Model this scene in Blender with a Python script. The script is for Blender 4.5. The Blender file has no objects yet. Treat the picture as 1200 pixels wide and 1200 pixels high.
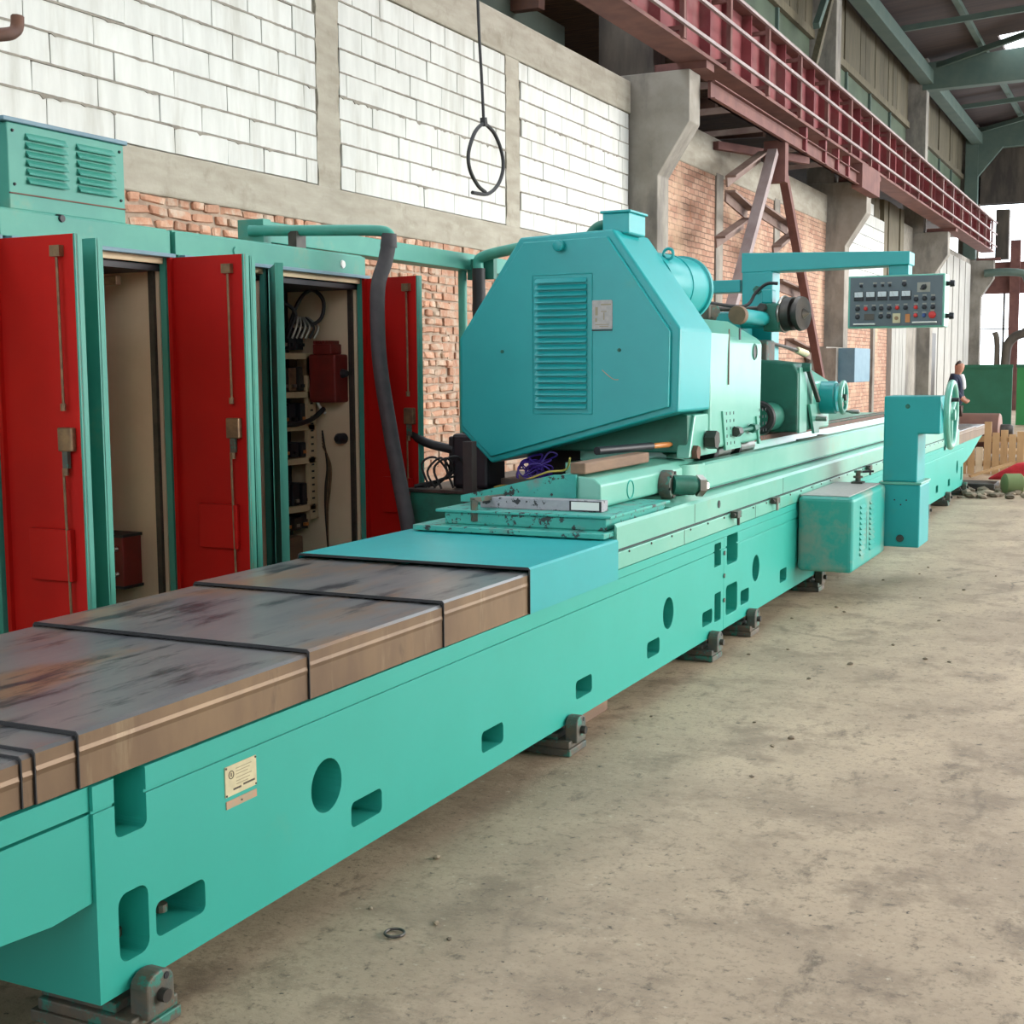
import bpy, bmesh, math, random
from mathutils import Vector, Matrix
random.seed(7)
D = bpy.data
SC = bpy.context.scene
COL = SC.collection

# ---------------------------------------------------------------- camera
cam_d = D.cameras.new('camera'); cam = D.objects.new('camera', cam_d); COL.objects.link(cam)
psi, th, ro = math.radians(25.759), math.radians(6.0894), math.radians(-0.3717)
F = Vector((-math.sin(psi)*math.cos(th), math.cos(psi)*math.cos(th), -math.sin(th)))
Rr = Vector((math.cos(psi), math.sin(psi), 0)); Uu = Rr.cross(F)
R2 = math.cos(ro)*Rr + math.sin(ro)*Uu; U2 = -math.sin(ro)*Rr + math.cos(ro)*Uu
m3 = Matrix((R2, U2, -F)).transposed().to_4x4(); m3.translation = Vector((0, 0, 1.6))
cam.matrix_world = m3
cam_d.sensor_fit = 'HORIZONTAL'; cam_d.sensor_width = 36.0; cam_d.lens = 36.0*1568.19/1200.0
cam_d.clip_start = 0.05; cam_d.clip_end = 400
SC.camera = cam

# ---------------------------------------------------------------- sky, sun, exposure
w = D.worlds.new('sky'); SC.world = w; w.use_nodes = True
bg = w.node_tree.nodes['Background']
bg.inputs['Color'].default_value = (0.86, 0.935, 1.0, 1); bg.inputs['Strength'].default_value = 4.0
sd = D.lights.new('hazy_sun', 'SUN'); sd.energy = 4.6; sd.angle = math.radians(45); sd.color = (1.0, 0.94, 0.86)
so = D.objects.new('hazy_sun', sd); COL.objects.link(so)
so.rotation_euler = Vector((0.80, 0.36, 0.30)).to_track_quat('Z', 'Y').to_euler(); so.location = (8, 0, 12)
SC.view_settings.view_transform = 'Standard'; SC.view_settings.look = 'None'
SC.view_settings.gamma = 1.0; SC.view_settings.use_curve_mapping = False
SC.view_settings.exposure = 0.36

# ---------------------------------------------------------------- helpers
def srgb(r, g, b):
    f = lambda c: (c/255/12.92) if c/255 <= 0.04045 else ((c/255+0.055)/1.055)**2.4
    return (f(r), f(g), f(b), 1)

def nd(nt, typ, **kw):
    n = nt.nodes.new(typ)
    for k, v in kw.items():
        if k.startswith('i_'):
            n.inputs[k[2:].replace('_', ' ')].default_value = v
        else: setattr(n, k, v)
    return n

def mapping(nt, scale=(1, 1, 1)):
    g = nd(nt, 'ShaderNodeNewGeometry')
    m = nd(nt, 'ShaderNodeMapping'); m.inputs['Scale'].default_value = scale
    nt.links.new(g.outputs['Position'], m.inputs['Vector'])
    return m.outputs['Vector']

def ramp(nt, fac, a, b, ca=(0, 0, 0, 1), cb=(1, 1, 1, 1)):
    r = nd(nt, 'ShaderNodeValToRGB')
    r.color_ramp.elements[0].position = a; r.color_ramp.elements[1].position = b
    r.color_ramp.elements[0].color = ca; r.color_ramp.elements[1].color = cb
    nt.links.new(fac, r.inputs['Fac'])
    return r.outputs['Color']

def mixc(nt, fac, a, b, mode='MIX'):
    m = nd(nt, 'ShaderNodeMix', data_type='RGBA', blend_type=mode)
    for s, v in ((0, fac), (6, a), (7, b)):
        if hasattr(v, 'links') or hasattr(v, 'is_linked'): nt.links.new(v, m.inputs[s])
        else: m.inputs[s].default_value = v
    return m.outputs[2]

def noise(nt, vec, scale, detail=4, rough=0.6):
    n = nd(nt, 'ShaderNodeTexNoise'); n.inputs['Scale'].default_value = scale
    n.inputs['Detail'].default_value = detail; n.inputs['Roughness'].default_value = rough
    nt.links.new(vec, n.inputs['Vector']); return n.outputs['Fac']

def mat(name, col, col2=None, rough=0.5, metal=0.0, vscale=3.0, stretch=(1, 1, 1), chip=None, chip_t=(0.70, 0.72), chip_s=9.0, chip_stretch=(1, 1, 1),
        stain=None, stain_t=(0.55, 0.8), stain_s=1.5, stain_stretch=(1, 1, 1), bump=0.0, bump_s=40.0, rnd=0.0, spec=0.5, coat=0.0, coat_r=0.25):
    m = D.materials.new(name); m.use_nodes = True; nt = m.node_tree; b = nt.nodes['Principled BSDF']
    c = None
    if col2 is not None:
        f = noise(nt, mapping(nt, stretch), vscale, 5)
        c = mixc(nt, ramp(nt, f, 0.35, 0.65), col, col2)
    if stain is not None:
        f = ramp(nt, noise(nt, mapping(nt, stain_stretch), stain_s, 6, 0.65), *stain_t)
        c = mixc(nt, f, c if c is not None else col, stain)
    if chip is not None:
        f = ramp(nt, noise(nt, mapping(nt, chip_stretch), chip_s, 8, 0.7), *chip_t)
        c = mixc(nt, f, c if c is not None else col, chip)
    if rnd:
        oi = nd(nt, 'ShaderNodeObjectInfo')
        v = nd(nt, 'ShaderNodeMapRange'); v.inputs['To Min'].default_value = 1-rnd; v.inputs['To Max'].default_value = 1+rnd*0.6
        nt.links.new(oi.outputs['Random'], v.inputs['Value'])
        h = nd(nt, 'ShaderNodeHueSaturation'); nt.links.new(v.outputs[0], h.inputs['Value'])
        if c is not None: nt.links.new(c, h.inputs['Color'])
        else: h.inputs['Color'].default_value = col
        c = h.outputs['Color']
    if c is not None: nt.links.new(c, b.inputs['Base Color'])
    else: b.inputs['Base Color'].default_value = col
    b.inputs['Roughness'].default_value = rough; b.inputs['Metallic'].default_value = metal
    b.inputs['Specular IOR Level'].default_value = spec; b.inputs['Coat Weight'].default_value = coat; b.inputs['Coat Roughness'].default_value = coat_r
    if bump:
        bp = nd(nt, 'ShaderNodeBump'); bp.inputs['Strength'].default_value = bump; bp.inputs['Distance'].default_value = 0.01
        nt.links.new(noise(nt, mapping(nt), bump_s, 6), bp.inputs['Height']); nt.links.new(bp.outputs['Normal'], b.inputs['Normal'])
    return m

TEAL = srgb(8, 152, 154); TEAL2 = srgb(18, 160, 162)
M = {}
M['teal'] = mat('teal_paint', TEAL, TEAL2, 0.42, coat=0.2, coat_r=0.27, vscale=1.6, chip=srgb(52, 60, 58), chip_t=(0.735, 0.745), chip_s=14, stain=srgb(70, 150, 128), stain_t=(0.62, 0.85), stain_s=2.0, bump=0.03, bump_s=18)
M['teal_bed'] = mat('teal_bed_paint', srgb(36, 156, 140), srgb(42, 162, 148), 0.45, vscale=1.2, chip=srgb(150, 120, 100), chip_t=(0.755, 0.765), chip_s=11, stain=srgb(92, 150, 122), stain_t=(0.64, 0.9), stain_s=1.3, bump=0.04, bump_s=14)
M['teal_worn'] = mat('teal_worn_paint', srgb(40, 150, 140), srgb(60, 165, 150), 0.45, vscale=5, chip=srgb(34, 40, 40), chip_t=(0.57, 0.59), chip_s=16, stain=srgb(110, 125, 118), stain_t=(0.55, 0.7), stain_s=7, bump=0.12, bump_s=30)
M['teal_pale'] = mat('teal_machine_paint', srgb(84, 168, 148), srgb(106, 178, 158), 0.40, coat=0.7, coat_r=0.30, vscale=2.2, chip=srgb(60, 62, 54), chip_t=(0.70, 0.715), chip_s=13, stain=srgb(128, 150, 118), stain_t=(0.58, 0.8), stain_s=2.4, bump=0.04, bump_s=16)
M['teal_cab'] = mat('cabinet_teal_paint', srgb(58, 140, 126), srgb(68, 150, 132), 0.5, vscale=3, chip=srgb(50, 62, 58), chip_t=(0.70, 0.72), chip_s=12, stain=srgb(116, 140, 116), stain_t=(0.58, 0.82), stain_s=2.2)
M['teal_dark'] = mat('dark_green_paint_and_shade', srgb(28, 100, 84), srgb(36, 112, 94), 0.5, vscale=3, stain=srgb(26, 54, 46), stain_t=(0.5, 0.75), stain_s=3)  # real dark paint on the tank; on castings it also carries painted shade
M['steel_side'] = mat('oiled_steel_skirt_floor_tint', srgb(128, 106, 82), srgb(108, 88, 70), 0.42, 0.45, vscale=3, stretch=(1, 1.4, .5), stain=srgb(150, 134, 108), stain_t=(0.58, 0.75), stain_s=3.5, stain_stretch=(1, 2.5, .4), chip=srgb(78, 66, 56), chip_t=(0.6, 0.72), chip_s=3.0, chip_stretch=(1, 1.5, .5))  # brown from oil stains plus the floor's reflection put into the colour
M['steel_cover'] = mat('oiled_sheet_steel', srgb(118, 120, 124), srgb(142, 140, 138), 0.3, 0.6, vscale=2.2, stretch=(3.6, 0.7, 2), stain=srgb(156, 126, 100), stain_t=(0.52, 0.64), stain_s=1.7, stain_stretch=(2.4, 0.6, 1), chip=srgb(58, 62, 68), chip_t=(0.53, 0.62), chip_s=2.4, chip_stretch=(3.0, 0.55, 1), bump=0.05, bump_s=9)
M['teal_box'] = mat('worn_console_paint', srgb(36, 156, 148), srgb(58, 160, 146), 0.4, vscale=1.6, stain=srgb(130, 156, 142), stain_t=(0.52, 0.66), stain_s=3.2, chip=srgb(60, 80, 74), chip_t=(0.72, 0.74), chip_s=12)
M['steel'] = mat('bright_steel', srgb(168, 166, 160), srgb(140, 136, 130), 0.3, 0.9, vscale=6)
M['steel_dark'] = mat('dark_steel', srgb(64, 62, 60), srgb(86, 80, 74), 0.45, 0.6, vscale=8)
M['rust'] = mat('rusty_steel', srgb(110, 76, 60), srgb(92, 68, 60), 0.7, 0.2, vscale=8, bump=0.1)
M['dirty_iron'] = mat('greasy_iron', srgb(76, 84, 80), srgb(104, 92, 78), 0.6, 0.2, vscale=14, chip=srgb(58, 124, 110), chip_t=(0.54, 0.60), chip_s=16, bump=0.2)
M['black'] = mat('black_rubber', srgb(24, 24, 26), srgb(32, 32, 34), 0.6, vscale=10)
M['pipe_brown'] = mat('dark_brown_pipe', srgb(48, 38, 36), srgb(38, 30, 30), 0.7, vscale=10)
M['hose'] = mat('grey_hose_rubber', srgb(62, 60, 64), srgb(74, 70, 72), 0.7, vscale=14)
M['dark'] = mat('dark_plastic', srgb(22, 24, 30), srgb(30, 32, 40), 0.5, vscale=8)
M['red'] = mat('red_enamel', srgb(188, 22, 14), srgb(174, 18, 14), 0.62, spec=0.25, vscale=2, bump=0.02, bump_s=20)
M['redunit'] = mat('red_brown_enamel', srgb(122, 34, 28), srgb(100, 30, 26), 0.5, vscale=8)
M['beige'] = mat('beige_enamel', srgb(206, 186, 150), srgb(190, 168, 134), 0.55, vscale=4)
M['cream'] = mat('cream_paint_panel', srgb(226, 206, 176), srgb(214, 192, 160), 0.5, vscale=2)
M['label'] = mat('metal_label', srgb(206, 196, 158), srgb(190, 180, 146), 0.45, vscale=30)
M['label_grey'] = mat('grey_label', srgb(178, 174, 170), srgb(160, 158, 156), 0.5, vscale=40)
M['scale'] = mat('chipped_scale_paint', srgb(160, 158, 164), srgb(146, 144, 150), 0.5, vscale=20, chip=srgb(36, 36, 40), chip_t=(0.56, 0.58), chip_s=22)
M['ink'] = mat('label_ink', srgb(70, 60, 48), rough=0.6)
M['ink_light'] = mat('faded_label_ink', srgb(150, 142, 116), rough=0.6)
M['copper_strip'] = mat('bare_strip', srgb(190, 140, 112), srgb(160, 150, 124), 0.5, vscale=25)
M['brass'] = mat('tarnished_rod', srgb(150, 122, 92), srgb(120, 96, 76), 0.45, 0.5, vscale=20)
M['panel_grey'] = mat('grey_panel_paint', srgb(84, 96, 104), srgb(92, 104, 110), 0.5, vscale=6)
M['white'] = mat('white_plastic', srgb(225, 225, 220), rough=0.5)
M['meter'] = mat('meter_face', srgb(196, 204, 208), rough=0.3)
M['redknob'] = mat('red_plastic', srgb(196, 40, 34), rough=0.4)
M['blueknob'] = mat('blue_plastic', srgb(40, 70, 130), rough=0.4)
M['amber'] = mat('amber_plastic', srgb(190, 120, 60), rough=0.4)
M['tag'] = mat('engraved_tag', srgb(150, 148, 138), rough=0.5)
M['yellow_wire'] = mat('yellow_wire', srgb(200, 180, 90), rough=0.5)
M['purple_wire'] = mat('purple_wire', srgb(60, 36, 130), rough=0.5)
M['bluebox'] = mat('blue_grey_paint', srgb(104, 136, 150), srgb(92, 124, 140), 0.5, vscale=4)
M['wood'] = mat('pale_sawn_wood', srgb(196, 160, 114), srgb(176, 140, 98), 0.7, vscale=6, stretch=(1, 1, .2))
M['old_wood'] = mat('weathered_board', srgb(108, 98, 76), srgb(84, 78, 60), 0.8, vscale=5, stretch=(3, 3, .3), rnd=0.25)
M['wood_brown'] = mat('oily_wood', srgb(132, 104, 80), srgb(112, 88, 70), 0.7, vscale=6, stretch=(2, .4, 2))
M['girder_red'] = mat('girder_red_oxide', srgb(126, 52, 54), srgb(112, 46, 50), 0.7, vscale=2.5, stain=srgb(122, 82, 78), stain_t=(0.5, 0.75), stain_s=1.5, rnd=0.12)
M['girder_dull'] = mat('dusty_red_oxide', srgb(120, 80, 72), srgb(100, 64, 60), 0.8, vscale=3)
M['rail'] = mat('dusty_rail_paint', srgb(158, 144, 142), srgb(140, 122, 120), 0.7, vscale=3)
M['brace'] = mat('dusty_brown_steel', srgb(112, 88, 80), srgb(132, 112, 102), 0.75, vscale=3)
M['green_beam'] = mat('grey_green_steel', srgb(76, 96, 88), srgb(88, 104, 94), 0.7, vscale=2)
M['roofdeck'] = mat('dark_roof_boards', srgb(74, 60, 56), srgb(58, 48, 48), 0.85, vscale=2, stretch=(.3, 4, 1))
M['reed'] = mat('reed_mat_ceiling', srgb(112, 82, 54), srgb(60, 44, 36), 0.9, vscale=6, stretch=(.4, 6, 1))
M['aisle'] = mat('dark_aisle_plaster', srgb(70, 60, 54), srgb(54, 48, 46), 0.9, vscale=2)
M['green_sheet'] = mat('green_painted_sheet', srgb(24, 92, 66), srgb(30, 100, 74), 0.6, vscale=2)
M['green_sheet2'] = mat('bright_green_painted_sheet', srgb(36, 124, 62), srgb(42, 130, 68), 0.6, vscale=2)
M['roll_brown'] = mat('rusty_roll', srgb(132, 96, 82), srgb(116, 86, 76), 0.6, 0.2, vscale=3)
M['conc'] = mat('grey_concrete', srgb(154, 148, 138), srgb(132, 126, 116), 0.9, vscale=2.2, stain=srgb(92, 88, 84), stain_t=(0.46, 0.72), stain_s=1.3, stain_stretch=(1.5, 1.5, .5), bump=0.25, bump_s=10)
M['conc_beam'] = mat('rough_cast_concrete', srgb(172, 166, 152), srgb(154, 147, 132), 0.9, vscale=3, stretch=(1, .7, 3), stain=srgb(140, 132, 116), stain_t=(0.55, 0.75), stain_s=3.5, bump=0.35, bump_s=14)
M['conc_dark'] = mat('sooty_concrete', srgb(62, 56, 52), srgb(92, 84, 74), 0.9, vscale=1.6, stretch=(2, 2, .5), bump=0.2, bump_s=12)
M['conc_white'] = mat('whitewashed_concrete', srgb(172, 170, 164), srgb(146, 144, 138), 0.85, vscale=3, stretch=(3, 3, .4))
M['mortar'] = mat('grey_mortar', srgb(150, 144, 132), srgb(130, 124, 114), 0.95, vscale=8, bump=0.5, bump_s=22)
M['block'] = mat('white_aerated_block', srgb(214, 215, 210), srgb(202, 203, 198), 0.9, vscale=3, stretch=(1, 3, .6), stain=srgb(176, 174, 164), stain_t=(0.52, 0.80), stain_s=1.6, stain_stretch=(2, 2.4, .35), rnd=0.035, bump=0.08, bump_s=20)
M['brick'] = mat('orange_brick', srgb(196, 152, 126), srgb(182, 132, 106), 0.95, vscale=9, stain=srgb(198, 176, 156), stain_t=(0.48, 0.62), stain_s=6, rnd=0.2, bump=0.7, bump_s=25)
M['pale_mortar'] = mat('pale_brick_mortar', srgb(176, 158, 140), srgb(150, 130, 114), 0.95, vscale=9, bump=0.6, bump_s=25)
M['hair'] = mat('dark_hair', srgb(46, 36, 30), rough=0.7)
M['skin'] = mat('skin', srgb(170, 120, 96), rough=0.6)
M['navy'] = mat('navy_cloth', srgb(34, 40, 62), srgb(28, 34, 52), 0.9, vscale=10)
M['trouser'] = mat('brown_cloth', srgb(84, 66, 60), srgb(70, 56, 52), 0.9, vscale=10)
M['shirt'] = mat('white_cloth', srgb(200, 200, 200), rough=0.9)
M['redcloth'] = mat('red_cloth', srgb(210, 50, 56), srgb(180, 36, 44), 0.9, vscale=8)
M['olive'] = mat('olive_canvas', srgb(104, 118, 76), rough=0.9)
M['pane'] = mat('dusty_green_pane', srgb(96, 110, 90), srgb(78, 90, 74), 0.35, vscale=1.5)
M['rubble'] = mat('rubble_grey', srgb(140, 126, 106), srgb(112, 100, 86), 0.95, vscale=5, rnd=0.2)

def brick_mat():
    m = D.materials.new('far_brickwork'); m.use_nodes = True; nt = m.node_tree; b = nt.nodes['Principled BSDF']
    g = nd(nt, 'ShaderNodeNewGeometry'); sp = nd(nt, 'ShaderNodeSeparateXYZ'); cb = nd(nt, 'ShaderNodeCombineXYZ')
    nt.links.new(g.outputs['Position'], sp.inputs[0]); nt.links.new(sp.outputs['Y'], cb.inputs['X']); nt.links.new(sp.outputs['Z'], cb.inputs['Y'])
    t = nd(nt, 'ShaderNodeTexBrick')
    nz = nd(nt, 'ShaderNodeTexNoise'); nz.inputs['Scale'].default_value = 5; nz.inputs['Detail'].default_value = 5; nt.links.new(cb.outputs[0], nz.inputs['Vector'])
    ma = nd(nt, 'ShaderNodeVectorMath', operation='MULTIPLY_ADD'); nt.links.new(nz.outputs['Color'], ma.inputs[0]); ma.inputs[1].default_value = (.05, .035, 0); nt.links.new(cb.outputs[0], ma.inputs[2])
    nt.links.new(ma.outputs[0], t.inputs['Vector'])
    t.inputs['Scale'].default_value = 1.0; t.inputs['Brick Width'].default_value = 0.20; t.inputs['Row Height'].default_value = 0.085
    t.inputs['Mortar Size'].default_value = 0.008; t.inputs['Bias'].default_value = 0.0
    t.inputs['Color1'].default_value = srgb(186, 152, 130); t.inputs['Color2'].default_value = srgb(160, 118, 98); t.inputs['Mortar'].default_value = srgb(120, 98, 84)
    f = ramp(nt, noise(nt, mapping(nt), 0.9, 6), 0.5, 0.7)
    c = mixc(nt, f, t.outputs['Color'], srgb(196, 168, 140))
    c = mixc(nt, ramp(nt, noise(nt, mapping(nt), 7, 4), 0.6, 0.7), c, srgb(150, 104, 80))
    nt.links.new(c, b.inputs['Base Color']); b.inputs['Roughness'].default_value = 0.95
    bp = nd(nt, 'ShaderNodeBump'); bp.inputs['Strength'].default_value = 0.6; bp.inputs['Distance'].default_value = 0.02; bp.invert = True
    nt.links.new(t.outputs['Fac'], bp.inputs['Height']); nt.links.new(bp.outputs['Normal'], b.inputs['Normal'])
    return m
M['far_brick'] = brick_mat()

def floor_mat():
    m = D.materials.new('worn_concrete_floor'); m.use_nodes = True; nt = m.node_tree; b = nt.nodes['Principled BSDF']
    v = mapping(nt)
    c = mixc(nt, ramp(nt, noise(nt, v, 0.8, 9, 0.7), 0.40, 0.60), srgb(180, 159, 134), srgb(158, 138, 116))
    c = mixc(nt, ramp(nt, noise(nt, v, 2.4, 9, 0.75), 0.50, 0.62), c, srgb(140, 121, 101))
    c = mixc(nt, ramp(nt, noise(nt, mapping(nt, (1, .45, 1)), 5.5, 9, 0.75), 0.57, 0.68), c, srgb(108, 93, 77))
    c = mixc(nt, ramp(nt, noise(nt, v, 17, 6, 0.7), 0.56, 0.68), c, srgb(112, 98, 82))
    c = mixc(nt, ramp(nt, noise(nt, v, 1.7, 9, 0.7), 0.66, 0.74), c, srgb(196, 179, 156))
    c = mixc(nt, ramp(nt, noise(nt, v, 48, 5, 0.7), 0.54, 0.70), c, srgb(128, 114, 97))
    c = mixc(nt, ramp(nt, noise(nt, v, 27, 5, 0.7), 0.62, 0.72), c, srgb(190, 176, 154))
    c = mixc(nt, ramp(nt, noise(nt, v, 34, 4, 0.6), 0.66, 0.72), c, srgb(62, 54, 46))
    vo = nd(nt, 'ShaderNodeTexVoronoi', feature='DISTANCE_TO_EDGE'); vo.inputs['Scale'].default_value = 0.42
    wv = nd(nt, 'ShaderNodeVectorMath', operation='MULTIPLY_ADD')
    nn = nd(nt, 'ShaderNodeTexNoise'); nn.inputs['Scale'].default_value = 1.8; nn.inputs['Detail'].default_value = 6; nt.links.new(v, nn.inputs['Vector'])
    nt.links.new(nn.outputs['Color'], wv.inputs[0]); wv.inputs[1].default_value = (.8, .8, 0); nt.links.new(v, wv.inputs[2])
    nt.links.new(wv.outputs[0], vo.inputs['Vector'])
    ck = ramp(nt, vo.outputs['Distance'], 0.002, 0.007, (1, 1, 1, 1), (0, 0, 0, 1))
    msk = ramp(nt, noise(nt, v, 0.35, 3), 0.52, 0.6)
    mm = nd(nt, 'ShaderNodeMath', operation='MULTIPLY'); nt.links.new(ck, mm.inputs[0]); nt.links.new(msk, mm.inputs[1])
    m2 = nd(nt, 'ShaderNodeMath', operation='MULTIPLY'); nt.links.new(mm.outputs[0], m2.inputs[0]); m2.inputs[1].default_value = 0.75
    c = mixc(nt, m2.outputs[0], c, srgb(96, 84, 70))
    nt.links.new(c, b.inputs['Base Color']); b.inputs['Roughness'].default_value = 0.6; b.inputs['Specular IOR Level'].default_value = 0.45
    bp = nd(nt, 'ShaderNodeBump'); bp.inputs['Strength'].default_value = 0.5; bp.inputs['Distance'].default_value = 0.012
    nt.links.new(noise(nt, v, 9, 10, 0.75), bp.inputs['Height']); nt.links.new(bp.outputs['Normal'], b.inputs['Normal'])
    return m
M['floor'] = floor_mat()

WORLD = {}      # world origin of every object built here (parts carry no rotation of their own)
def tag(o, label=None, cat=None, group=None, kind=None, category=None):
    cat = cat or category
    if label: o['label'] = label
    if cat: o['category'] = cat
    if group: o['group'] = group
    if kind: o['kind'] = kind
    return o

def thing(name, loc, label=None, cat=None, group=None, kind=None):
    o = D.objects.new(name, None); COL.objects.link(o); o.location = loc; o.empty_display_size = 0.1
    WORLD[o] = Vector(loc)
    return tag(o, label, cat, group, kind)

class B:
    def __init__(s): s.bm = bmesh.new()
    def box(s, x0, x1, y0, y1, z0, z1, mx=None):
        vs = [s.bm.verts.new(Vector(p)) for p in ((x0, y0, z0), (x1, y0, z0), (x1, y1, z0), (x0, y1, z0), (x0, y0, z1), (x1, y0, z1), (x1, y1, z1), (x0, y1, z1))]
        if mx is not None:
            for v in vs: v.co = mx @ v.co
        for f in ((0, 3, 2, 1), (4, 5, 6, 7), (0, 1, 5, 4), (1, 2, 6, 5), (2, 3, 7, 6), (3, 0, 4, 7)): s.bm.faces.new([vs[i] for i in f])
        return s
    def prism(s, pts, axis, a, b):
        def P(p, t): return {'X': (t, p[0], p[1]), 'Y': (p[0], t, p[1]), 'Z': (p[0], p[1], t)}[axis]
        A = [s.bm.verts.new(P(p, a)) for p in pts]; C = [s.bm.verts.new(P(p, b)) for p in pts]
        n = len(pts); s.bm.faces.new(A); s.bm.faces.new(C[::-1])
        for i in range(n): s.bm.faces.new((A[i], C[i], C[(i+1) % n], A[(i+1) % n]))
        return s
    def loft(s, p0, p1):
        A = [s.bm.verts.new(p) for p in p0]; C = [s.bm.verts.new(p) for p in p1]; n = len(A)
        s.bm.faces.new(A); s.bm.faces.new(C[::-1])
        for i in range(n): s.bm.faces.new((A[i], C[i], C[(i+1) % n], A[(i+1) % n]))
        return s
    def lathe(s, p0, p1, prof, seg=20):
        p0, p1 = Vector(p0), Vector(p1); d = (p1-p0); L = d.length; d = d/L
        u = d.orthogonal().normalized(); v = d.cross(u)
        rings = []
        for t, r in prof:
            c = p0+d*(t*L)
            rings.append([s.bm.verts.new(c+(u*math.cos(2*math.pi*i/seg)+v*math.sin(2*math.pi*i/seg))*max(r, 1e-4)) for i in range(seg)])
        for a, b in zip(rings, rings[1:]):
            for i in range(seg): s.bm.faces.new((a[i], a[(i+1) % seg], b[(i+1) % seg], b[i]))
        s.bm.faces.new(rings[0][::-1]); s.bm.faces.new(rings[-1])
        return s
    def cyl(s, p0, p1, r, seg=16, r2=None): return s.lathe(p0, p1, ((0, r), (1, r if r2 is None else r2)), seg)
    def tube(s, pts, r, seg=8, smooth=True):
        pts = [Vector(p) for p in pts]
        if smooth and len(pts) > 2:
            q = []
            for i in range(len(pts)-1):
                a = pts[max(i-1, 0)]; b = pts[i]; c = pts[i+1]; d = pts[min(i+2, len(pts)-1)]
                for k in range(5):
                    t = k/5
                    q.append(0.5*((2*b)+(c-a)*t+(2*a-5*b+4*c-d)*t*t+(3*b-a-3*c+d)*t**3))
            pts = q+[pts[-1]]
        rings = []; u = None
        for i, p in enumerate(pts):
            d = (pts[min(i+1, len(pts)-1)]-pts[max(i-1, 0)]).normalized()
            if u is None: u = d.orthogonal().normalized()
            u = (u-d*u.dot(d)).normalized(); v = d.cross(u)
            rings.append([s.bm.verts.new(p+(u*math.cos(2*math.pi*k/seg)+v*math.sin(2*math.pi*k/seg))*r) for k in range(seg)])
        for a, b in zip(rings, rings[1:]):
            for k in range(seg): s.bm.faces.new((a[k], a[(k+1) % seg], b[(k+1) % seg], b[k]))
        s.bm.faces.new(rings[0][::-1]); s.bm.faces.new(rings[-1])
        return s
    def torus(s, c, axis, R, r, seg=32, rs=10):
        c = Vector(c); d = Vector(axis).normalized(); u = d.orthogonal().normalized(); v = d.cross(u); rings = []
        for i in range(seg):
            a = 2*math.pi*i/seg; e = u*math.cos(a)+v*math.sin(a)
            rings.append([s.bm.verts.new(c+e*(R+r*math.cos(2*math.pi*k/rs))+d*(r*math.sin(2*math.pi*k/rs))) for k in range(rs)])
        for i in range(seg):
            a, b = rings[i], rings[(i+1) % seg]
            for k in range(rs): s.bm.faces.new((a[k], a[(k+1) % rs], b[(k+1) % rs], b[k]))
        return s
    def bar(s, p0, p1, w, h, up=(0, 0, 1)):
        p0, p1 = Vector(p0), Vector(p1); d = (p1-p0).normalized(); sd = d.cross(Vector(up))
        sd = sd.normalized() if sd.length > 1e-5 else d.orthogonal().normalized(); u = sd.cross(d)
        q = [(-w/2, -h/2), (w/2, -h/2), (w/2, h/2), (-w/2, h/2)]
        return s.loft([p0+sd*a+u*b for a, b in q], [p1+sd*a+u*b for a, b in q])
    def angle_bar(s, p0, p1, w, t, up=(0, 0, 1)):
        p0, p1 = Vector(p0), Vector(p1); d = (p1-p0).normalized(); sd = d.cross(Vector(up)).normalized(); u = sd.cross(d)
        q = [(-w/2, -w/2), (w/2, -w/2), (w/2, -w/2+t), (-w/2+t, -w/2+t), (-w/2+t, w/2), (-w/2, w/2)]
        return s.loft([p0+sd*a+u*b for a, b in q], [p1+sd*a+u*b for a, b in q])
    def bevel(s, w, seg=2, ang=30):
        s.bm.normal_update()
        bmesh.ops.recalc_face_normals(s.bm, faces=s.bm.faces[:])
        es = [e for e in s.bm.edges if len(e.link_faces) == 2 and e.calc_face_angle(0) > math.radians(ang)]
        if es: bmesh.ops.bevel(s.bm, geom=es, offset=w, segments=seg, profile=0.5, affect='EDGES', clamp_overlap=True)
        return s
    def mesh(s, name, origin, m, smooth=None):
        bmesh.ops.recalc_face_normals(s.bm, faces=s.bm.faces[:])
        for v in s.bm.verts: v.co -= origin
        me = D.meshes.new(name); s.bm.to_mesh(me); s.bm.free()
        me.materials.append(M[m] if isinstance(m, str) else m)
        if smooth is not None:
            me.shade_smooth()
            try: me.set_sharp_from_angle(angle=math.radians(smooth))
            except Exception: pass
        return me
    def obj(s, name, m, parent=None, smooth=None, bevel=0, seg=2, **tags):
        if bevel: s.bevel(bevel, seg)
        if parent is not None: o0 = WORLD[parent]
        else:
            xs = [v.co for v in s.bm.verts]
            o0 = Vector(((min(p.x for p in xs)+max(p.x for p in xs))/2, (min(p.y for p in xs)+max(p.y for p in xs))/2, min(p.z for p in xs)))
        me = s.mesh(name, o0, m, smooth)
        o = D.objects.new(name, me); COL.objects.link(o)
        if parent is not None: o.parent = parent
        else: o.location = o0
        WORLD[o] = Vector(o0)
        return tag(o, **tags)

def inst(me, name, parent, loc, scale=(1, 1, 1), rot=(0, 0, 0)):
    """a repeat of a shared mesh as a part of parent (loc in world)"""
    o = D.objects.new(name, me); COL.objects.link(o)
    if parent is not None: o.parent = parent; o.location = Vector(loc)-WORLD[parent]
    else: o.location = loc
    o.scale = scale; o.rotation_euler = rot; WORLD[o] = Vector(loc)
    return o

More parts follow.
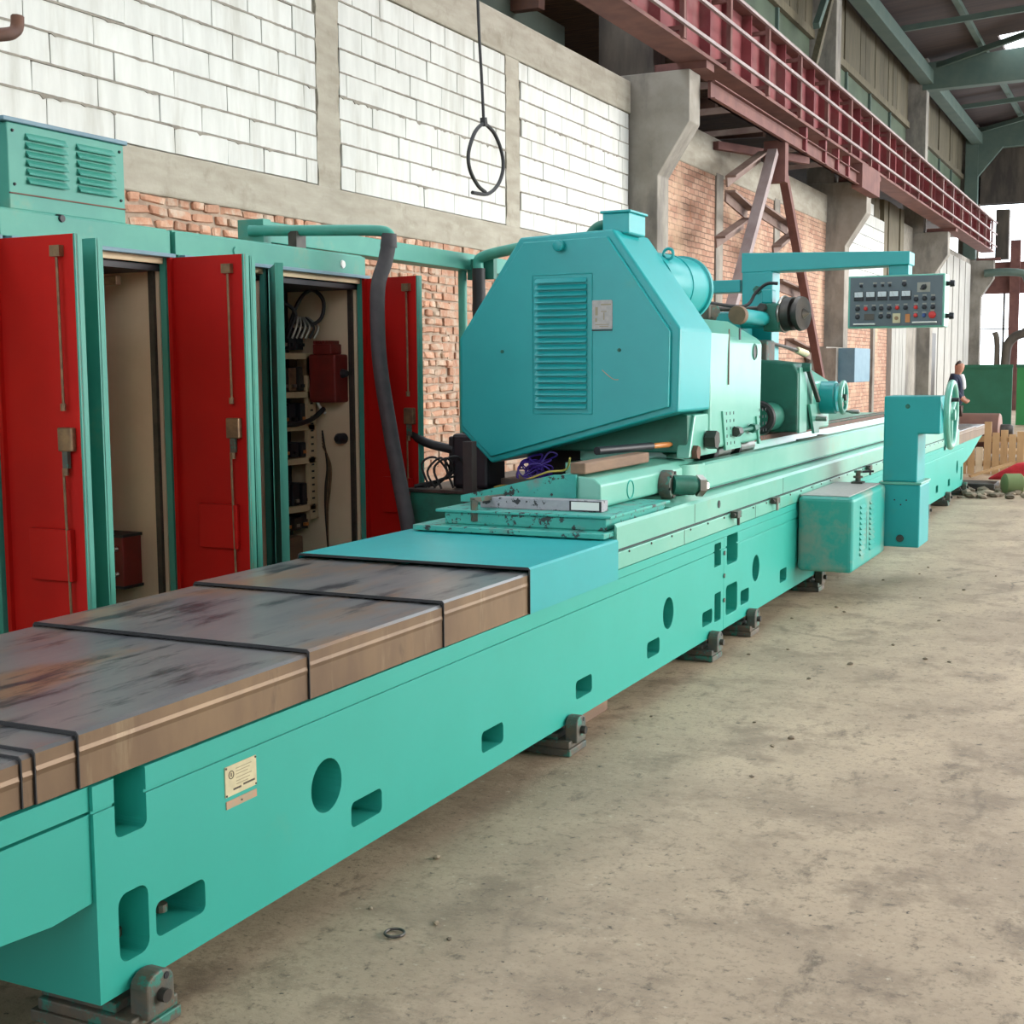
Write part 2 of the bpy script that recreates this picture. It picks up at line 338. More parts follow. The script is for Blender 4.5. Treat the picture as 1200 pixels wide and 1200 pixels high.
def boolean_cut(o, cutter_b):
    me = cutter_b.mesh('cut', Vector((0, 0, 0)), 'dark'); c = D.objects.new('cut', me); COL.objects.link(c); c.location = (0, 0, 0)
    md = o.modifiers.new('b', 'BOOLEAN'); md.object = c; md.operation = 'DIFFERENCE'; md.solver = 'EXACT'
    bpy.context.view_layer.update()
    dg = bpy.context.evaluated_depsgraph_get(); ev = o.evaluated_get(dg)
    nm = D.meshes.new_from_object(ev); o.modifiers.clear(); old = o.data; o.data = nm
    D.objects.remove(c); D.meshes.remove(me); D.meshes.remove(old)
    for i in range(len(nm.materials)-1, 0, -1): nm.materials.pop(index=i)
    for p in nm.polygons: p.material_index = 0
    return o
# ================================================================ the building
B().box(-14, 14, -9, 54, -0.3, 0.0).obj('floor', 'floor', label='worn grey-brown concrete shop floor', kind='structure')
WX = -6.30
# --- near wall: brick below, concrete ring beam, white block panels above
wall = B().box(-6.75, -6.318, 2.5, 16.6, 0, 5.0).obj('wall_left', 'mortar', label='long side wall of red brick below and white aerated blocks above', kind='structure')
B().box(-6.76, -6.285, 2.5, 16.62, 2.81, 3.115).obj('ring_beam', 'conc_beam', wall, bevel=0.012)
B().box(-6.76, -6.28, 2.5, 16.62, 4.865, 5.27).obj('top_beam', 'conc_beam', wall, bevel=0.015)
def ragged_strip(y0, y1, z0, z1, jit):
    n = 26; L = []; R = []
    for i in range(n+1):
        z = z0+(z1-z0)*i/n
        L.append((y0+random.uniform(-jit, jit), z)); R.append((y1+random.uniform(-jit, jit), z))
    return B().prism(L+R[::-1], 'X', -6.7, -6.292)
ragged_strip(9.43, 9.76, 3.10, 4.88, 0.018).obj('concrete_post', 'conc_beam', wall)
ragged_strip(12.96, 13.28, 3.10, 4.88, 0.016).obj('concrete_post', 'conc_beam', wall)
def block_mesh(name, m, jit, bev):
    b = B().box(-.5, .5, -.5, .5, -.5, .5); b.bevel(bev, 1)
    for v in b.bm.verts: v.co += Vector((random.uniform(-jit, jit)*.6, random.uniform(-jit, jit)*.5, random.uniform(-jit, jit)))
    return b.mesh(name, Vector((0, 0, 0)), m)
BLK = [block_mesh('block', 'block', 0.012, 0.012) for _ in range(6)]
for (ya, yb) in ((4.0, 9.42), (9.77, 12.95), (13.29, 16.58)):
    for k in range(9):
        z = 3.118+0.1938*k; y = ya+(0.0 if k % 2 else -0.30)+random.uniform(-.08, .08)
        while y < yb:
            l = random.choice((0.6, 0.6, 0.6, 0.57, 0.45))
            a, e = max(y, ya), min(y+l, yb); y += l
            if e-a < 0.06: continue
            inst(random.choice(BLK), 'block', wall, (-6.362+random.uniform(-.004, .004), (a+e)/2, z+0.0955), (0.13, e-a-0.009, 0.1800+random.uniform(-.004, .003)), (random.uniform(-.006, .006), 0, 0))
def mortar_joint(ya, yb, z, th):
    n = max(6, int((yb-ya)/.03)); top = []; bot = []; drop = 0; amt = random.choice((.03, .06, .12, .3)); big = random.choice((.010, .014, .024))
    for i in range(n+1):
        y = ya+(yb-ya)*i/n
        drop = random.uniform(.003, big) if random.random() < amt else drop*.5
        top.append((y, z+th*.5+random.uniform(-.002, .003))); bot.append((y, z-th*.5-drop-random.uniform(0, .003)))
    return B().prism(bot+top[::-1], 'X', -6.34, -6.2925)
for (ya, yb) in ((4.0, 9.42), (9.77, 12.95), (13.29, 16.58)):
    for k in range(1, 9): mortar_joint(ya, yb, 3.118+0.1938*k-.001, .011).obj('mortar_joint', 'mortar', wall)
B().box(-6.5, -6.312, 2.5, 16.6, 0, 2.82).obj('brick_mortar', 'pale_mortar', wall)
BRK = [block_mesh('brick', 'brick', 0.10, 0.14) for _ in range(10)]
def far_brick_list():
    out = []
    for k in range(35):
        z = 0.02+0.08*k; y = 5.2-(0.07 if k % 2 else 0)
        while y < 13.2:
            l = random.choice((0.125, 0.125, 0.125, 0.25)) if random.random() < .85 else 0.19
            if z+0.08 < 2.84: out.append((y+l/2, z+0.04, l))
            y += l+0.012
    return out
bl = far_brick_list()
def seen(y, z): return (7.0 < y < 9.5 and z > 2.38) or (10.1 < y < 12.2 and z > 0.95) or (9.5 <= y <= 10.1 and z > 2.3)
near = [b for b in bl if seen(b[0], b[1])]; near.sort(key=lambda b: b[0]+0.25*b[1]); picked = near[:300]; ps = set(picked)
for y, z, l in picked:
    inst(random.choice(BRK), 'brick', wall, (-6.338+random.uniform(-.014, .014), y, z+random.uniform(-.004, .004)), (0.10, l-random.uniform(0, .014), 0.064+random.uniform(-.008, .004)), (random.uniform(-.08, .08), 0, random.uniform(-.06, .06)))
rest = B()
for y, z, l in bl:
    if (y, z, l) in ps: continue
    d = random.uniform(-.012, .012); j = lambda: random.uniform(-.006, .006)
    rest.box(-6.40, -6.295+d, y-l/2+j(), y+l/2+j(), z-.033+j(), z+.033+j())
rest.obj('brickwork', 'brick', wall, kind='stuff')

# --- columns with crane corbels
def column(y0, label, mlow, mup, group, ux=-6.18):
    t = thing('concrete_column', (-6.3, y0+.22, 0), label, 'column', group, 'structure')
    wd = 0.44
    B().prism([(-6.8, 0), (-5.92, 0), (-5.92, 4.07), (-5.5, 4.72), (-5.5, 5.36), (-6.8, 5.36)], 'Y', y0, y0+wd).obj('shaft', mlow, t, bevel=0.015)
    B().box(-6.75, ux, y0+.02, y0+wd+.04, 5.3, 10.2).obj('upper_shaft', mup, t, bevel=0.015)
    B().box(-6.1, -5.3, y0+.06, y0+.38, 5.36, 5.46).obj('bearing_plate', 'girder_dull', t)
column(16.64, 'concrete crane column at the end of the white block wall', 'conc', 'conc_dark', 'crane columns', -5.99)
column(28.06, 'concrete crane column behind the control pendant arm', 'conc', 'conc', 'crane columns')
column(39.6, 'concrete crane column beyond the pendant, right of the weathered boards', 'conc', 'conc', 'crane columns')
column(51.1, 'farthest concrete crane column beside the bright end windows', 'conc', 'conc', 'crane columns')

# --- wall bays beyond
B().box(-6.8, -6.32, 17.08, 28.06, 0, 4.55).obj('brick_panel', 'far_brick', wall)
B().box(-6.8, -6.30, 17.08, 28.06, 4.55, 5.12).obj('ring_beam', 'conc_beam', wall, bevel=0.02)
for y in (20.4, 23.9): B().box(-6.5, -6.29, y, y+.36, 0, 4.6).obj('pilaster', 'conc', wall, bevel=0.01)
B().box(-6.8, -6.32, 28.5, 39.6, 0, 3.3).obj('brick_panel', 'far_brick', wall)
B().box(-6.8, -6.25, 33.0, 33.25, 0, 3.4).obj('pilaster', 'conc', wall)
for k in range(8):
    z = 3.3+0.27*k; y = 28.6-(0.3 if k % 2 else 0)
    while y < 34.4:
        a, e = max(y, 28.55), min(y+.6, 34.5); y += .6
        if e-a > .1 and not (k == 7 and y > 33.5): inst(random.choice(BLK), 'block', wall, (-6.40, (a+e)/2, z+.13), (0.16, e-a-.015, .255))
B().box(-6.8, -6.46, 28.5, 39.6, 3.3, 5.5).obj('block_backing', 'mortar', wall)
for k in range(5):
    y = 34.62+.55*k
    B().box(-6.5, -6.34+random.uniform(-.02, .02), y, y+.52, 2.7, 5.75).obj('board', 'old_wood', wall, bevel=0.006)
for k in range(4):
    y = 31.8+.62*k
    B().box(-6.55, -6.40, y, y+.58, 5.15, 5.95).obj('board', 'old_wood', wall, bevel=0.006)
for i, y in enumerate((35.2, 35.75, 36.3, 36.85)):
    B().box(-6.4, -6.2, y, y+.5, 0, 2.8).obj('cladding_board', 'conc_white', wall, bevel=0.01)
B().box(-6.5, -6.28, 37.5, 39.6, 0, 2.75).obj('concrete_panel', 'conc', wall, bevel=0.02)
B().box(-6.8, -6.3, 40.0, 51.1, 0, 5.4).obj('sheet_panel', 'conc', wall)
for k in range(7):
    y = 40.3+1.5*k
    B().box(-6.3, -6.22, y, y+1.3, 0, 5.2).obj('cladding_board', 'conc_white', wall, bevel=0.015)
B().box(-6.24, -6.19, 41.6, 42.6, 0.3, 2.6).obj('doorway_board', 'steel_dark', wall)

# --- upper wall: boards above glazed strips
up = B().box(-6.95, -6.75, 17.0, 52, 6.3, 10.0).obj('wall_left_upper', 'aisle', label='dark upper wall above the crane girder', kind='structure')
for (a, b) in ((17.2, 28.0), (28.7, 39.5), (40.2, 51.0)):
    n = int((b-a)/0.60)
    for k in range(n):
        y = a+(b-a)*k/n
        B().box(-6.74, -6.66+random.uniform(-.015, .015), y+.015, a+(b-a)*(k+1)/n-.015, 8.40+random.uniform(-.05, .05), 9.75).obj('board', 'old_wood', up)
    B().box(-6.76, -6.60, a, b, 8.24, 8.40).obj('sill_beam', 'old_wood', up)
    for k in range(4):
        y0, y1 = a+(b-a)*k/4, a+(b-a)*(k+1)/4
        B().box(-6.74, -6.70, y0+.05, y1-.05, 6.55, 8.24).obj('pane', 'pane', up)
        B().box(-6.74, -6.64, y0-.04, y0+.04, 6.4, 8.24).obj('mullion', 'green_beam', up)
    B().box(-6.74, -6.65, a, b, 7.62, 7.70).obj('glazing_bar', 'green_beam', up)

# --- side aisle seen above the block wall
ai = thing('ceiling_aisle', (-9.5, 10, 6), 'reed-lined ceiling of the dark side aisle above the block wall', None, None, 'structure')
B().box(-13.2, -6.8, -2, 13.1, 6.30, 6.42).obj('reed_panel', 'reed', ai)
B().box(-13.2, -8.9, 13.1, 14.0, 6.30, 6.42).obj('reed_panel', 'reed', ai)
B().box(-13.2, -6.8, 14.0, 52, 6.30, 6.42).obj('reed_panel', 'reed', ai)
B().box(-7.45, -7.2, -2, 16.6, 5.75, 6.05).obj('aisle_beam', 'green_beam', ai)
for y in (6, 9, 12.2, 15.0, 19, 22, 25): B().bar((-6.8, y, 5.95), (-13, y+.6, 6.2), .14, .18).obj('aisle_rafter', 'rust', ai)
B().box(-7.6, -7.15, 12.1, 12.6, 0, 6.3).obj('aisle_post', 'conc', ai)
B().box(-13.4, -13.2, -2, 52, 0, 6.5).obj('wall_aisle', 'aisle', label='dark rear wall of the side aisle', kind='structure')
B().box(-13.4, -6.7, -2.2, -2, 0, 6.5).obj('wall_aisle_end', 'aisle', label='end wall of the side aisle', kind='structure')

# --- roof over the far bays
rf = B().prism([(-7.2, 10.05), (1.0, 10.82), (1.0, 10.92), (-7.2, 10.15)], 'Y', 18.5, 38.7).obj('ceiling', 'roofdeck', label='dark boarded roof underside over the far bays', kind='structure')
B().prism([(-7.2, 10.05), (-4.25, 10.327), (-4.25, 10.427), (-7.2, 10.15)], 'Y', 38.7, 52).obj('roof_deck', 'roofdeck', rf)
B().prism([(-3.2, 10.425), (1.0, 10.82), (1.0, 10.92), (-3.2, 10.525)], 'Y', 38.7, 52).obj('roof_deck', 'roofdeck', rf)
B().prism([(-4.25, 10.327), (-3.2, 10.425), (-3.2, 10.525), (-4.25, 10.427)], 'Y', 42.2, 52).obj('roof_deck', 'roofdeck', rf)
B().box(-6.35, -6.0, 17, 52, 9.42, 9.78).obj('eaves_beam', 'green_beam', rf, bevel=.01)
for x in (-4.7, -2.9, -1.1, .7): B().bar((x, 18.5, 10.02+(x+7.2)*.094), (x, 52, 10.02+(x+7.2)*.094), .14, .2).obj('purlin', 'green_beam', rf)
for y in (28.3, 39.8, 51.2):
    B().prism([(-6.3, 9.27), (4, 9.45), (4, 10.7), (-6.3, 10.0)], 'Y', y-.2, y+.2).obj('roof_girder', 'green_beam', rf, bevel=.01)
for y in (19, 30, 41.2):
    B().bar((-6.1, y, 9.9), (0, y+5, 10.3), .12, .14).obj('wind_brace', 'green_beam', rf)
    B().bar((0, y+5, 10.3), (-6.1, y+9.8, 9.9), .12, .14).obj('wind_brace', 'green_beam', rf)
    B().bar((-6.1, y+5, 9.9), (2, y+5.2, 10.4), .1, .14).obj('wind_brace', 'green_beam', rf)
B().bar((-6.2, 25.8, 6.8), (-6.2, 27.9, 9.3), .12, .12).obj('knee_brace', 'old_wood', rf)
B().bar((-6.2, 26.4, 8.1), (-6.2, 28.0, 9.6), .12, .12).obj('knee_brace', 'green_beam', rf)
B().prism([(-6.3, 9.35)]+[(-6.3+1.0*math.sin(math.pi/2*i/8), 9.3-1.2*(1-math.sin(math.pi/2*i/8))**1.0) for i in range(9)][::-1], 'Y', 50.95, 51.2).obj('gusset', 'green_beam', rf)
B().box(-6.55, -6.12, 50.9, 51.25, 5.4, 9.9).obj('portal_post', 'green_beam', rf)

# --- far end wall with openings to the daylight
we = thing('wall_end', (-1, 52, 0), 'far end wall with tall bright window openings', None, None, 'structure')
B().box(-6.8, 6, 52, 52.3, 0, 1.66).obj('sill_wall', 'conc', we)
B().box(-6.8, 6, 52, 52.3, 4.22, 5.35).obj('lintel_wall', 'girder_dull', we)
B().box(-6.8, 6, 52, 52.3, 7.45, 11).obj('gable_sheet', 'conc_dark', we)
B().box(-6.8, -6.15, 52, 52.3, 0, 11).obj('corner_wall', 'conc', we)
for x in (-5.02, -2.2, .6): B().box(x, x+.34, 51.8, 51.98, 0, 6.1).obj('steel_post', 'girder_dull', we)
for x in (-5.25, -3.6, -2.5, -.8, .3): B().box(x, x+.07, 52.1, 52.2, 1.66, 4.22).obj('window_bar', 'steel_dark', we)
B().box(-6.2, 6, 52.1, 52.16, 2.93, 2.97).obj('window_bar', 'steel_dark', we)
B().box(-6.2, 6, 52.1, 52.16, 7.4, 7.47).obj('window_bar', 'steel_dark', we)
B().tube([(-5.8, 51.0, 4.9), (-5.1, 51.0, 4.92), (-4.5, 51.1, 4.85), (-4.35, 51.2, 4.6)], .14, 10).obj('drain_pipe', 'green_beam', we, smooth=40)
B().box(-5.5, -5.05, 51.3, 51.7, 5.4, 7.15).obj('crane_stop', 'conc_dark', we, bevel=.02)

# the hall goes on behind and to the right of the camera: end wall with openings added for light, glazed side wall, roof with skylights
wr = thing('wall_right', (11, 22, 0), 'right side wall of the hall with tall window bays', None, None, 'structure')
B().box(11, 11.4, -8.4, 52.3, 0, 1.1).obj('sill_wall', 'conc_beam', wr)
B().box(11, 11.4, -8.4, 52.3, 8.6, 11.2).obj('eaves_wall', 'conc_beam', wr)
B().box(11, 11.4, -8.4, 6.6, 1.1, 8.6).obj('solid_bay', 'conc_beam', wr)
for k in range(8): B().box(10.8, 11.4, 6.6+5.75*k, 7.2+5.75*k, 1.1, 8.6).obj('pier', 'conc', wr)
for x0, x1 in ((-7.2, -5.4), (-1.6, 11.2)):
    B().box(x0, x1, -8.4, 18.5, 10.3, 10.4).obj('roof_deck', 'roofdeck', rf)
B().box(-5.4, -1.6, -8.4, 6.2, 10.3, 10.4).obj('roof_deck', 'roofdeck', rf)
for k in range(5): B().box(-7.2, 11.2, -8.0+6.3*k, -7.7+6.3*k, 9.8, 10.3).obj('roof_girder', 'green_beam', rf)
B().prism([(6.5, 11.33), (11.2, 11.5), (11.2, 11.6), (6.5, 11.43)], 'Y', 18.5, 52).obj('roof_deck', 'roofdeck', rf)
wb = thing('wall_back', (2, -8.2, 0), 'end wall of the hall behind the camera with a band of high openings added for cool light', None, None, 'structure')
B().box(-6.8, 11.4, -8.4, -8.1, 0, 4.4).obj('sill_wall', 'conc_beam', wb)
B().box(-6.8, 11.4, -8.4, -8.1, 9.2, 10.4).obj('eaves_wall', 'conc_beam', wb)
for k in range(5): B().box(-6.8+4.4*k, -6.2+4.4*k, -8.4, -8.1, 4.4, 9.2).obj('pier', 'conc', wb)  # gaps between piers added as a cool source for camera-facing machine sides

# ---------------------------------------------------------------- crane runway
cg = thing('crane_girder', (-5.5, 30, 5.45), 'red riveted crane girder running high along the left wall', 'girder')
Y0, Y1 = 9.0, 48.9
B().box(-5.515, -5.485, Y0, Y1, 5.50, 6.50).obj('web', 'girder_red', cg)
B().box(-5.70, -5.26, Y0, Y1, 5.455, 5.50).obj('bottom_flange', 'girder_dull', cg)
B().box(-5.68, -5.32, Y0, Y1, 6.50, 6.54).obj('top_flange', 'girder_dull', cg)
B().box(-5.54, -5.46, Y0, Y1, 6.54, 6.62).obj('crane_rail', 'steel_dark', cg)
stf = B().box(-.07, .07, -.012, .012, -.5, .5).mesh('stiffener', Vector((0, 0, 0)), 'girder_red')
for k in range(42): inst(stf, 'stiffener', cg, (-5.415, Y0+.4+.95*k, 6.0))
wide = B().box(-.012, .012, -.13, .13, -.48, .48).mesh('cover_plate', Vector((0, 0, 0)), 'girder_red')
for k in range(21): inst(wide, 'cover_plate', cg, (-5.47, Y0+1.55+1.9*k, 6.0))
hr = thing('walkway_railing', (-5.2, 30, 5.5), 'dusty pink guard railing of three rails along the crane girder', 'railing')
for z in (5.64, 6.05, 6.43): B().box(-5.222, -5.18, Y0, 48.9, z-.021, z+.021).obj('rail', 'rail', hr)
pst = B().box(-.03, .03, -.04, .04, -.48, .48).mesh('rail_post', Vector((0, 0, 0)), 'girder_dull')
brk = B().box(-.14, .14, -.03, .03, -.025, .025).mesh('rail_bracket', Vector((0, 0, 0)), 'girder_dull')
for k in range(22):
    y = Y0+.9+1.9*k
    if y < 48.9: inst(pst, 'rail_post', hr, (-5.245, y, 5.96)); inst(brk, 'rail_bracket', hr, (-5.36, y, 6.36)); inst(brk, 'rail_bracket', hr, (-5.36, y, 5.60))
light = B().box(-.02, .02, -.09, .09, -.42, .42).mesh('rail_infill', Vector((0, 0, 0)), 'rail')
for k in range(6): inst(light, 'rail_infill', hr, (-5.25, 36.6+1.9*k, 6.02))
tb = thing('tie_beam', (-5.35, 21.7, 5.05), 'red channel tie beam slung under the crane girder', 'beam')
B().box(-5.40, -5.36, 17.08, 26.3, 5.05, 5.28).obj('web', 'girder_dull', tb)
for z in (5.05, 5.265): B().box(-5.40, -5.30, 17.08, 26.3, z, z+.015).obj('flange', 'girder_dull', tb)
B().box(-5.45, -5.25, 26.3, 28.06, 5.0, 5.45).obj('end_bracket', 'girder_dull', tb)
for y in (22.0, 23.4, 24.4, 25.3): B().box(-5.42, -5.30, y, y+.1, 4.95+.1, 5.47).obj('hanger', 'girder_red', tb)
# steel portal brace below the girder
af = thing('portal_brace', (-5.5, 21, 0), 'rust-brown steel A-shaped brace standing between two concrete columns', 'brace')
B().bar((-5.5, 20.90, 4.45), (-5.5, 20.90, 5.08), .2, .34, (1, 0, 0)).obj('gusset_post', 'girder_dull', af)
B().bar((-5.5, 20.72, 4.90), (-5.5, 16.45, .0), .12, .15, (1, 0, 0)).obj('leg', 'rail', af)
B().bar((-5.5, 21.08, 4.95), (-5.5, 25.45, .0), .12, .13, (1, 0, 0)).obj('leg', 'girder_dull', af)
for p, q in (((19.0, 4.26), (20.75, 4.85)), ((18.95, 4.05), (20.05, 3.90)), ((18.5, 3.36), (19.85, 3.75)), ((20.6, 4.02), (22.5, 3.88)), ((21.6, 3.48), (22.65, 3.80)), ((20.95, 4.5), (21.7, 4.84)), ((21.72, 2.95), (23.47, 2.85)), ((22.5, 2.01), (24.3, 1.81))):
    B().angle_bar((-5.65, p[0], p[1]), (-5.65, q[0], q[1]), .16, .03, (1, 0, 0)).obj('lacing_bar', 'brace', af)
B().bar((-6.25, 20.2, 4.98), (-5.4, 22.5, 5.0), .1, .12).obj('tie_strut', 'girder_dull', af)
for y in (17.6, 19.4, 21.2, 23.4, 25.4): B().bar((-7.4, y-.6, 5.2), (-5.6, y+.5, 5.44), .07, .09).obj('walkway_strut', 'brace', tb)
# ================================================================ the roll grinder
def rounded(x0, x1, y0, y1, r, n=4):
    pts = []
    for cx, cy, a0 in ((x1-r, y1-r, 0), (x0+r, y1-r, 90), (x0+r, y0+r, 180), (x1-r, y0+r, 270)):
        for i in range(n+1):
            a = math.radians(a0+90*i/n); pts.append((cx+r*math.cos(a), cy+r*math.sin(a)))
    return pts
FX = -2.18
bed = thing('machine_bed', (-2.7, 10, 0.12), 'long turquoise cast-iron machine bed with recessed pockets and round holes', 'machine bed')
prof = [(-3.25, .12), (FX, .12), (FX, .582), (FX-.008, .582), (FX-.008, .590), (FX, .590), (FX, .648), (-3.25, .648)]
def rpock(c, y0, y1, z0, z1, d, r=.02): c.prism(rounded(y0, y1, z0, z1, r), 'X', FX-d, FX+.1)
near_b = B().prism(prof, 'Y', 2.28, 7.268).obj('casting', 'teal_bed', None)
c = B()
rpock(c, 2.35, 2.46, .50, .66, .10); rpock(c, 2.35, 2.455, .19, .36, .12, .03); rpock(c, 2.48, 2.67, .205, .295, .20)
for y in (3.37, 4.25, 5.13, 6.01, 6.88): rpock(c, y, y+.18, .20, .28, .16)
for y in (3.24, 6.32): c.cyl((FX-.32, y, .375), (FX+.1, y, .375), .081, 28)
rpock(c, 7.09, 7.215, .50, .63, .10, .01); rpock(c, 7.10, 7.22, .19, .35, .10, .01)
boolean_cut(near_b, c)
far_b = B().prism(prof, 'Y', 7.272, 17.55).obj('casting', 'teal_bed', None)
c = B()
rpock(c, 7.33, 7.55, .48, .66, .12, .03); rpock(c, 7.32, 7.55, .19, .36, .12, .03)
for y in (7.62, 8.53, 9.4, 14.28, 15.29, 16.23): rpock(c, y, y+.18, .20, .285, .16)
for y in (7.95, 17.0): c.cyl((FX-.32, y, .38), (FX+.1, y, .38), .081, 28)
rpock(c, 17.33, 17.45, .19, .36, .1)
boolean_cut(far_b, c)
for o in (near_b, far_b):
    loc = Vector(o.location); o.parent = bed; o.location = loc-WORLD[bed]; WORLD[o] = loc
    for p in o.data.polygons: p.use_smooth = False
    bv = o.modifiers.new('rounded_edges', 'BEVEL'); bv.width = .006; bv.segments = 2; bv.limit_method = 'ANGLE'; bv.angle_limit = math.radians(50)
E0 = -2.19
low = [(2.279, .37), (2.15, .362), (1.98, .378), (1.75, .41), (1.4, .46), (1.0, .52), (.5, .56)]
B().prism([(.5, .582), (2.279, .582)]+low, 'X', -3.2, E0).obj('end_bracket', 'teal_bed', bed)
B().box(-3.2, E0, .5, 2.279, .590, .648).obj('end_rail', 'teal_bed', bed)
B().prism([(17.551, .38), (17.9, .40), (18.4, .46), (19.2, .60), (19.6, .648), (17.551, .648)], 'X', -3.2, E0).obj('end_bracket', 'teal_bed', bed)
for z in (.29, .43, .56): B().cyl((-2.176, 7.27, z), (-2.172, 7.27, z), .013, 12).obj('joint_pin', 'dirty_iron', bed)
for y, z in ((7.155, .56), (7.16, .25)): B().lathe((FX-.09, y, z), (FX-.03, y, z), ((0, .022), (.8, .022), (1, .016)), 10).obj('joint_bolt', 'dirty_iron', bed)
for y in (2.43, 2.60): B().cyl((FX-.09, y, .215), (FX-.09, y, .235), .018, 10).obj('foot_bolt', 'dirty_iron', bed)
# data plates
pl = B().box(FX, FX+.003, 2.762, 2.897, .478, .560).obj('name_plate', 'label', bed)
pl['label'] = 'cream metal name plate'
B().torus((FX+.0035, 2.787, .535), (1, 0, 0), .0105, .0012, 20, 6).obj('emblem_ring', 'ink', pl)
B().box(FX+.003, FX+.004, 2.7855, 2.7885, .530, .540).obj('emblem_mark', 'ink', pl)
for y0, y1, z in ((2.795, 2.828, .4905), (2.838, 2.888, .4935)): B().box(FX+.003, FX+.004, y0, y1, z, z+.005).obj('stamped_number', 'ink', pl)
for i, z in enumerate((.546, .538, .530, .520, .511, .503)): B().box(FX+.003, FX+.0036, 2.808, 2.875-.008*(i % 3), z, z+.0022).obj('printed_line', 'ink_light', pl)
for y in (2.766, 2.893):
    for z in (.482, .556): B().cyl((FX+.002, y, z), (FX+.005, y, z), .003, 8).obj('rivet', 'steel_dark', pl)
st = B().box(FX, FX+.0025, 2.765, 2.897, .445, .466).obj('data_strip', 'copper_strip', bed); st['label'] = 'bare metal strip below the name plate'
B().cyl((FX+.002, 2.83, .455), (FX+.004, 2.83, .455), .003, 8).obj('rivet', 'ink', st)
# way aprons between the telescopic covers
B().box(-3.2, -2.176, 5.56, 15.84, .694, .772).obj('apron_strip', 'teal_pale', bed, bevel=.003)
B().box(-3.2, -2.20, 5.5, 15.84, .648, .694).obj('way_gap', 'steel_dark', bed)
B().box(-3.2, -2.181, 5.56, 15.84, .650, .690).obj('lower_strip', 'teal_bed', bed)
B().box(-3.2, -2.195, 5.56, 15.84, .772, .783).obj('apron_gap', 'black', bed)
B().prism([(-3.2, .783), (-2.186, .783), (-2.186, .885), (-2.20, .90), (-2.34, .903), (-2.36, .895), (-3.2, .895)], 'Y', 6.42, 15.84).obj('way_cover', 'teal_pale', bed)
B().prism([(-3.2, .783), (-2.186, .783), (-2.186, .885), (-2.198, .90), (-2.198, .840), (-3.2, .840)], 'Y', 5.62, 6.42).obj('way_cover', 'teal_pale', bed)
scr = B().lathe((0, 0, 0), (.006, 0, 0), ((0, .006), (.6, .006), (1, .003)), 8).mesh('screw', Vector((0, 0, 0)), 'steel_dark')
for k in range(34): inst(scr, 'screw', bed, (-2.176, 5.75+.3*k, .762))
for y in (6.55, 7.9, 9.4, 11.0): B().box(-2.1752, -2.1742, y, y+.004, .694, .772).obj('strip_joint', 'ink', bed)
for y in (6.75, 8.6): B().box(-2.1858, -2.1848, y, y+.004, .785, .885).obj('strip_joint', 'ink', bed)
B().cyl((-2.187, 7.18, .845), (-2.182, 7.18, .845), .022, 16).obj('oil_hole', 'dark', bed)
def dog(y, m):
    t = thing('trip_dog', (-2.16, y, .70), None, 'trip dog')
    B().box(-2.178, -2.135, y-.04, y+.04, .745, .785).obj('body', 'dirty_iron', t, bevel=.004)
    B().cyl((-2.155, y-.07, .765), (-2.155, y+.07, .765), .012, 8).obj('pin', 'steel_dark', t)
    B().cyl((-2.15, y+.02, .70), (-2.15, y+.02, .75), .009, 8).obj('screw_tail', m, t)
    return t
dog(7.43, 'steel_dark')['label'] = 'small dark trip dog nearest the round hydraulic fitting'
dog(8.30, 'steel')['label'] = 'small bright trip dog midway along the table apron'
dog(11.33, 'steel_dark')['label'] = 'small trip dog just left of the console pillar'

# telescopic way covers
def cover(y0, y1, top, fx, m, label, wiper=True, bx=-3.24):
    t = thing('way_cover', ((fx+bx)/2, (y0+y1)/2, .655), label, 'way cover', 'telescopic way covers')
    q = .005
    rg = .0022 if m == 'steel_cover' else 0
    sh = B().prism([(fx, .655), (fx, top-.058), (fx+rg, top-.046), (fx, top-.036), (fx, top-.008), (fx-.008, top), (bx+.008, top), (bx, top-.008), (bx, .655), (bx+q, .655), (bx+q, top-q-.004), (fx-q, top-q-.004), (fx-q, .655)], 'Y', y0, y1).obj('sheet', m, t)
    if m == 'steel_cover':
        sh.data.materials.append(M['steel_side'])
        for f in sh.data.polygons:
            if abs(f.normal.z) < .5: f.material_index = 1  # upright faces take the browner skirt, floor reflection included in its colour
    if wiper:
        e = .0012; w = .004
        B().prism([(fx+e, .655), (fx+e, top-.008+e), (fx-.008+e, top+e), (bx+.008, top+e), (bx-e, top-.008), (bx-e, .655), (bx+q, .655), (bx+q, top-q-.004), (fx-q, top-q-.004), (fx-q, .655)], 'Y', y0-w, y0-.0005).obj('wiper_lip', 'black', t)
    return t
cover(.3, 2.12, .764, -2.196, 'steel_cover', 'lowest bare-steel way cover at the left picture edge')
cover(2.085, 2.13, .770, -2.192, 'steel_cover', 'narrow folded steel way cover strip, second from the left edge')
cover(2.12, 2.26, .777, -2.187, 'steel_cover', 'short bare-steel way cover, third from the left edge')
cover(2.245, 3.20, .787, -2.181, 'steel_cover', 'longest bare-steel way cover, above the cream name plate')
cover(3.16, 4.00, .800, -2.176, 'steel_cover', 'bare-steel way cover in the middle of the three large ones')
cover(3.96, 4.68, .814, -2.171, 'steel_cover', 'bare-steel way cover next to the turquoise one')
tc = cover(4.64, 5.58, .836, -2.163, 'teal', 'turquoise painted way cover beside the headstock saddle')
cover(15.85, 17.0, .840, -2.165, 'teal_pale', 'turquoise way cover at the far end of the bed')
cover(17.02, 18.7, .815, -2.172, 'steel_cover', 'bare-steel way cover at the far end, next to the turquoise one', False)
cover(18.72, 19.75, .795, -2.180, 'steel_cover', 'last bare-steel way cover at the far tip of the bed', False)

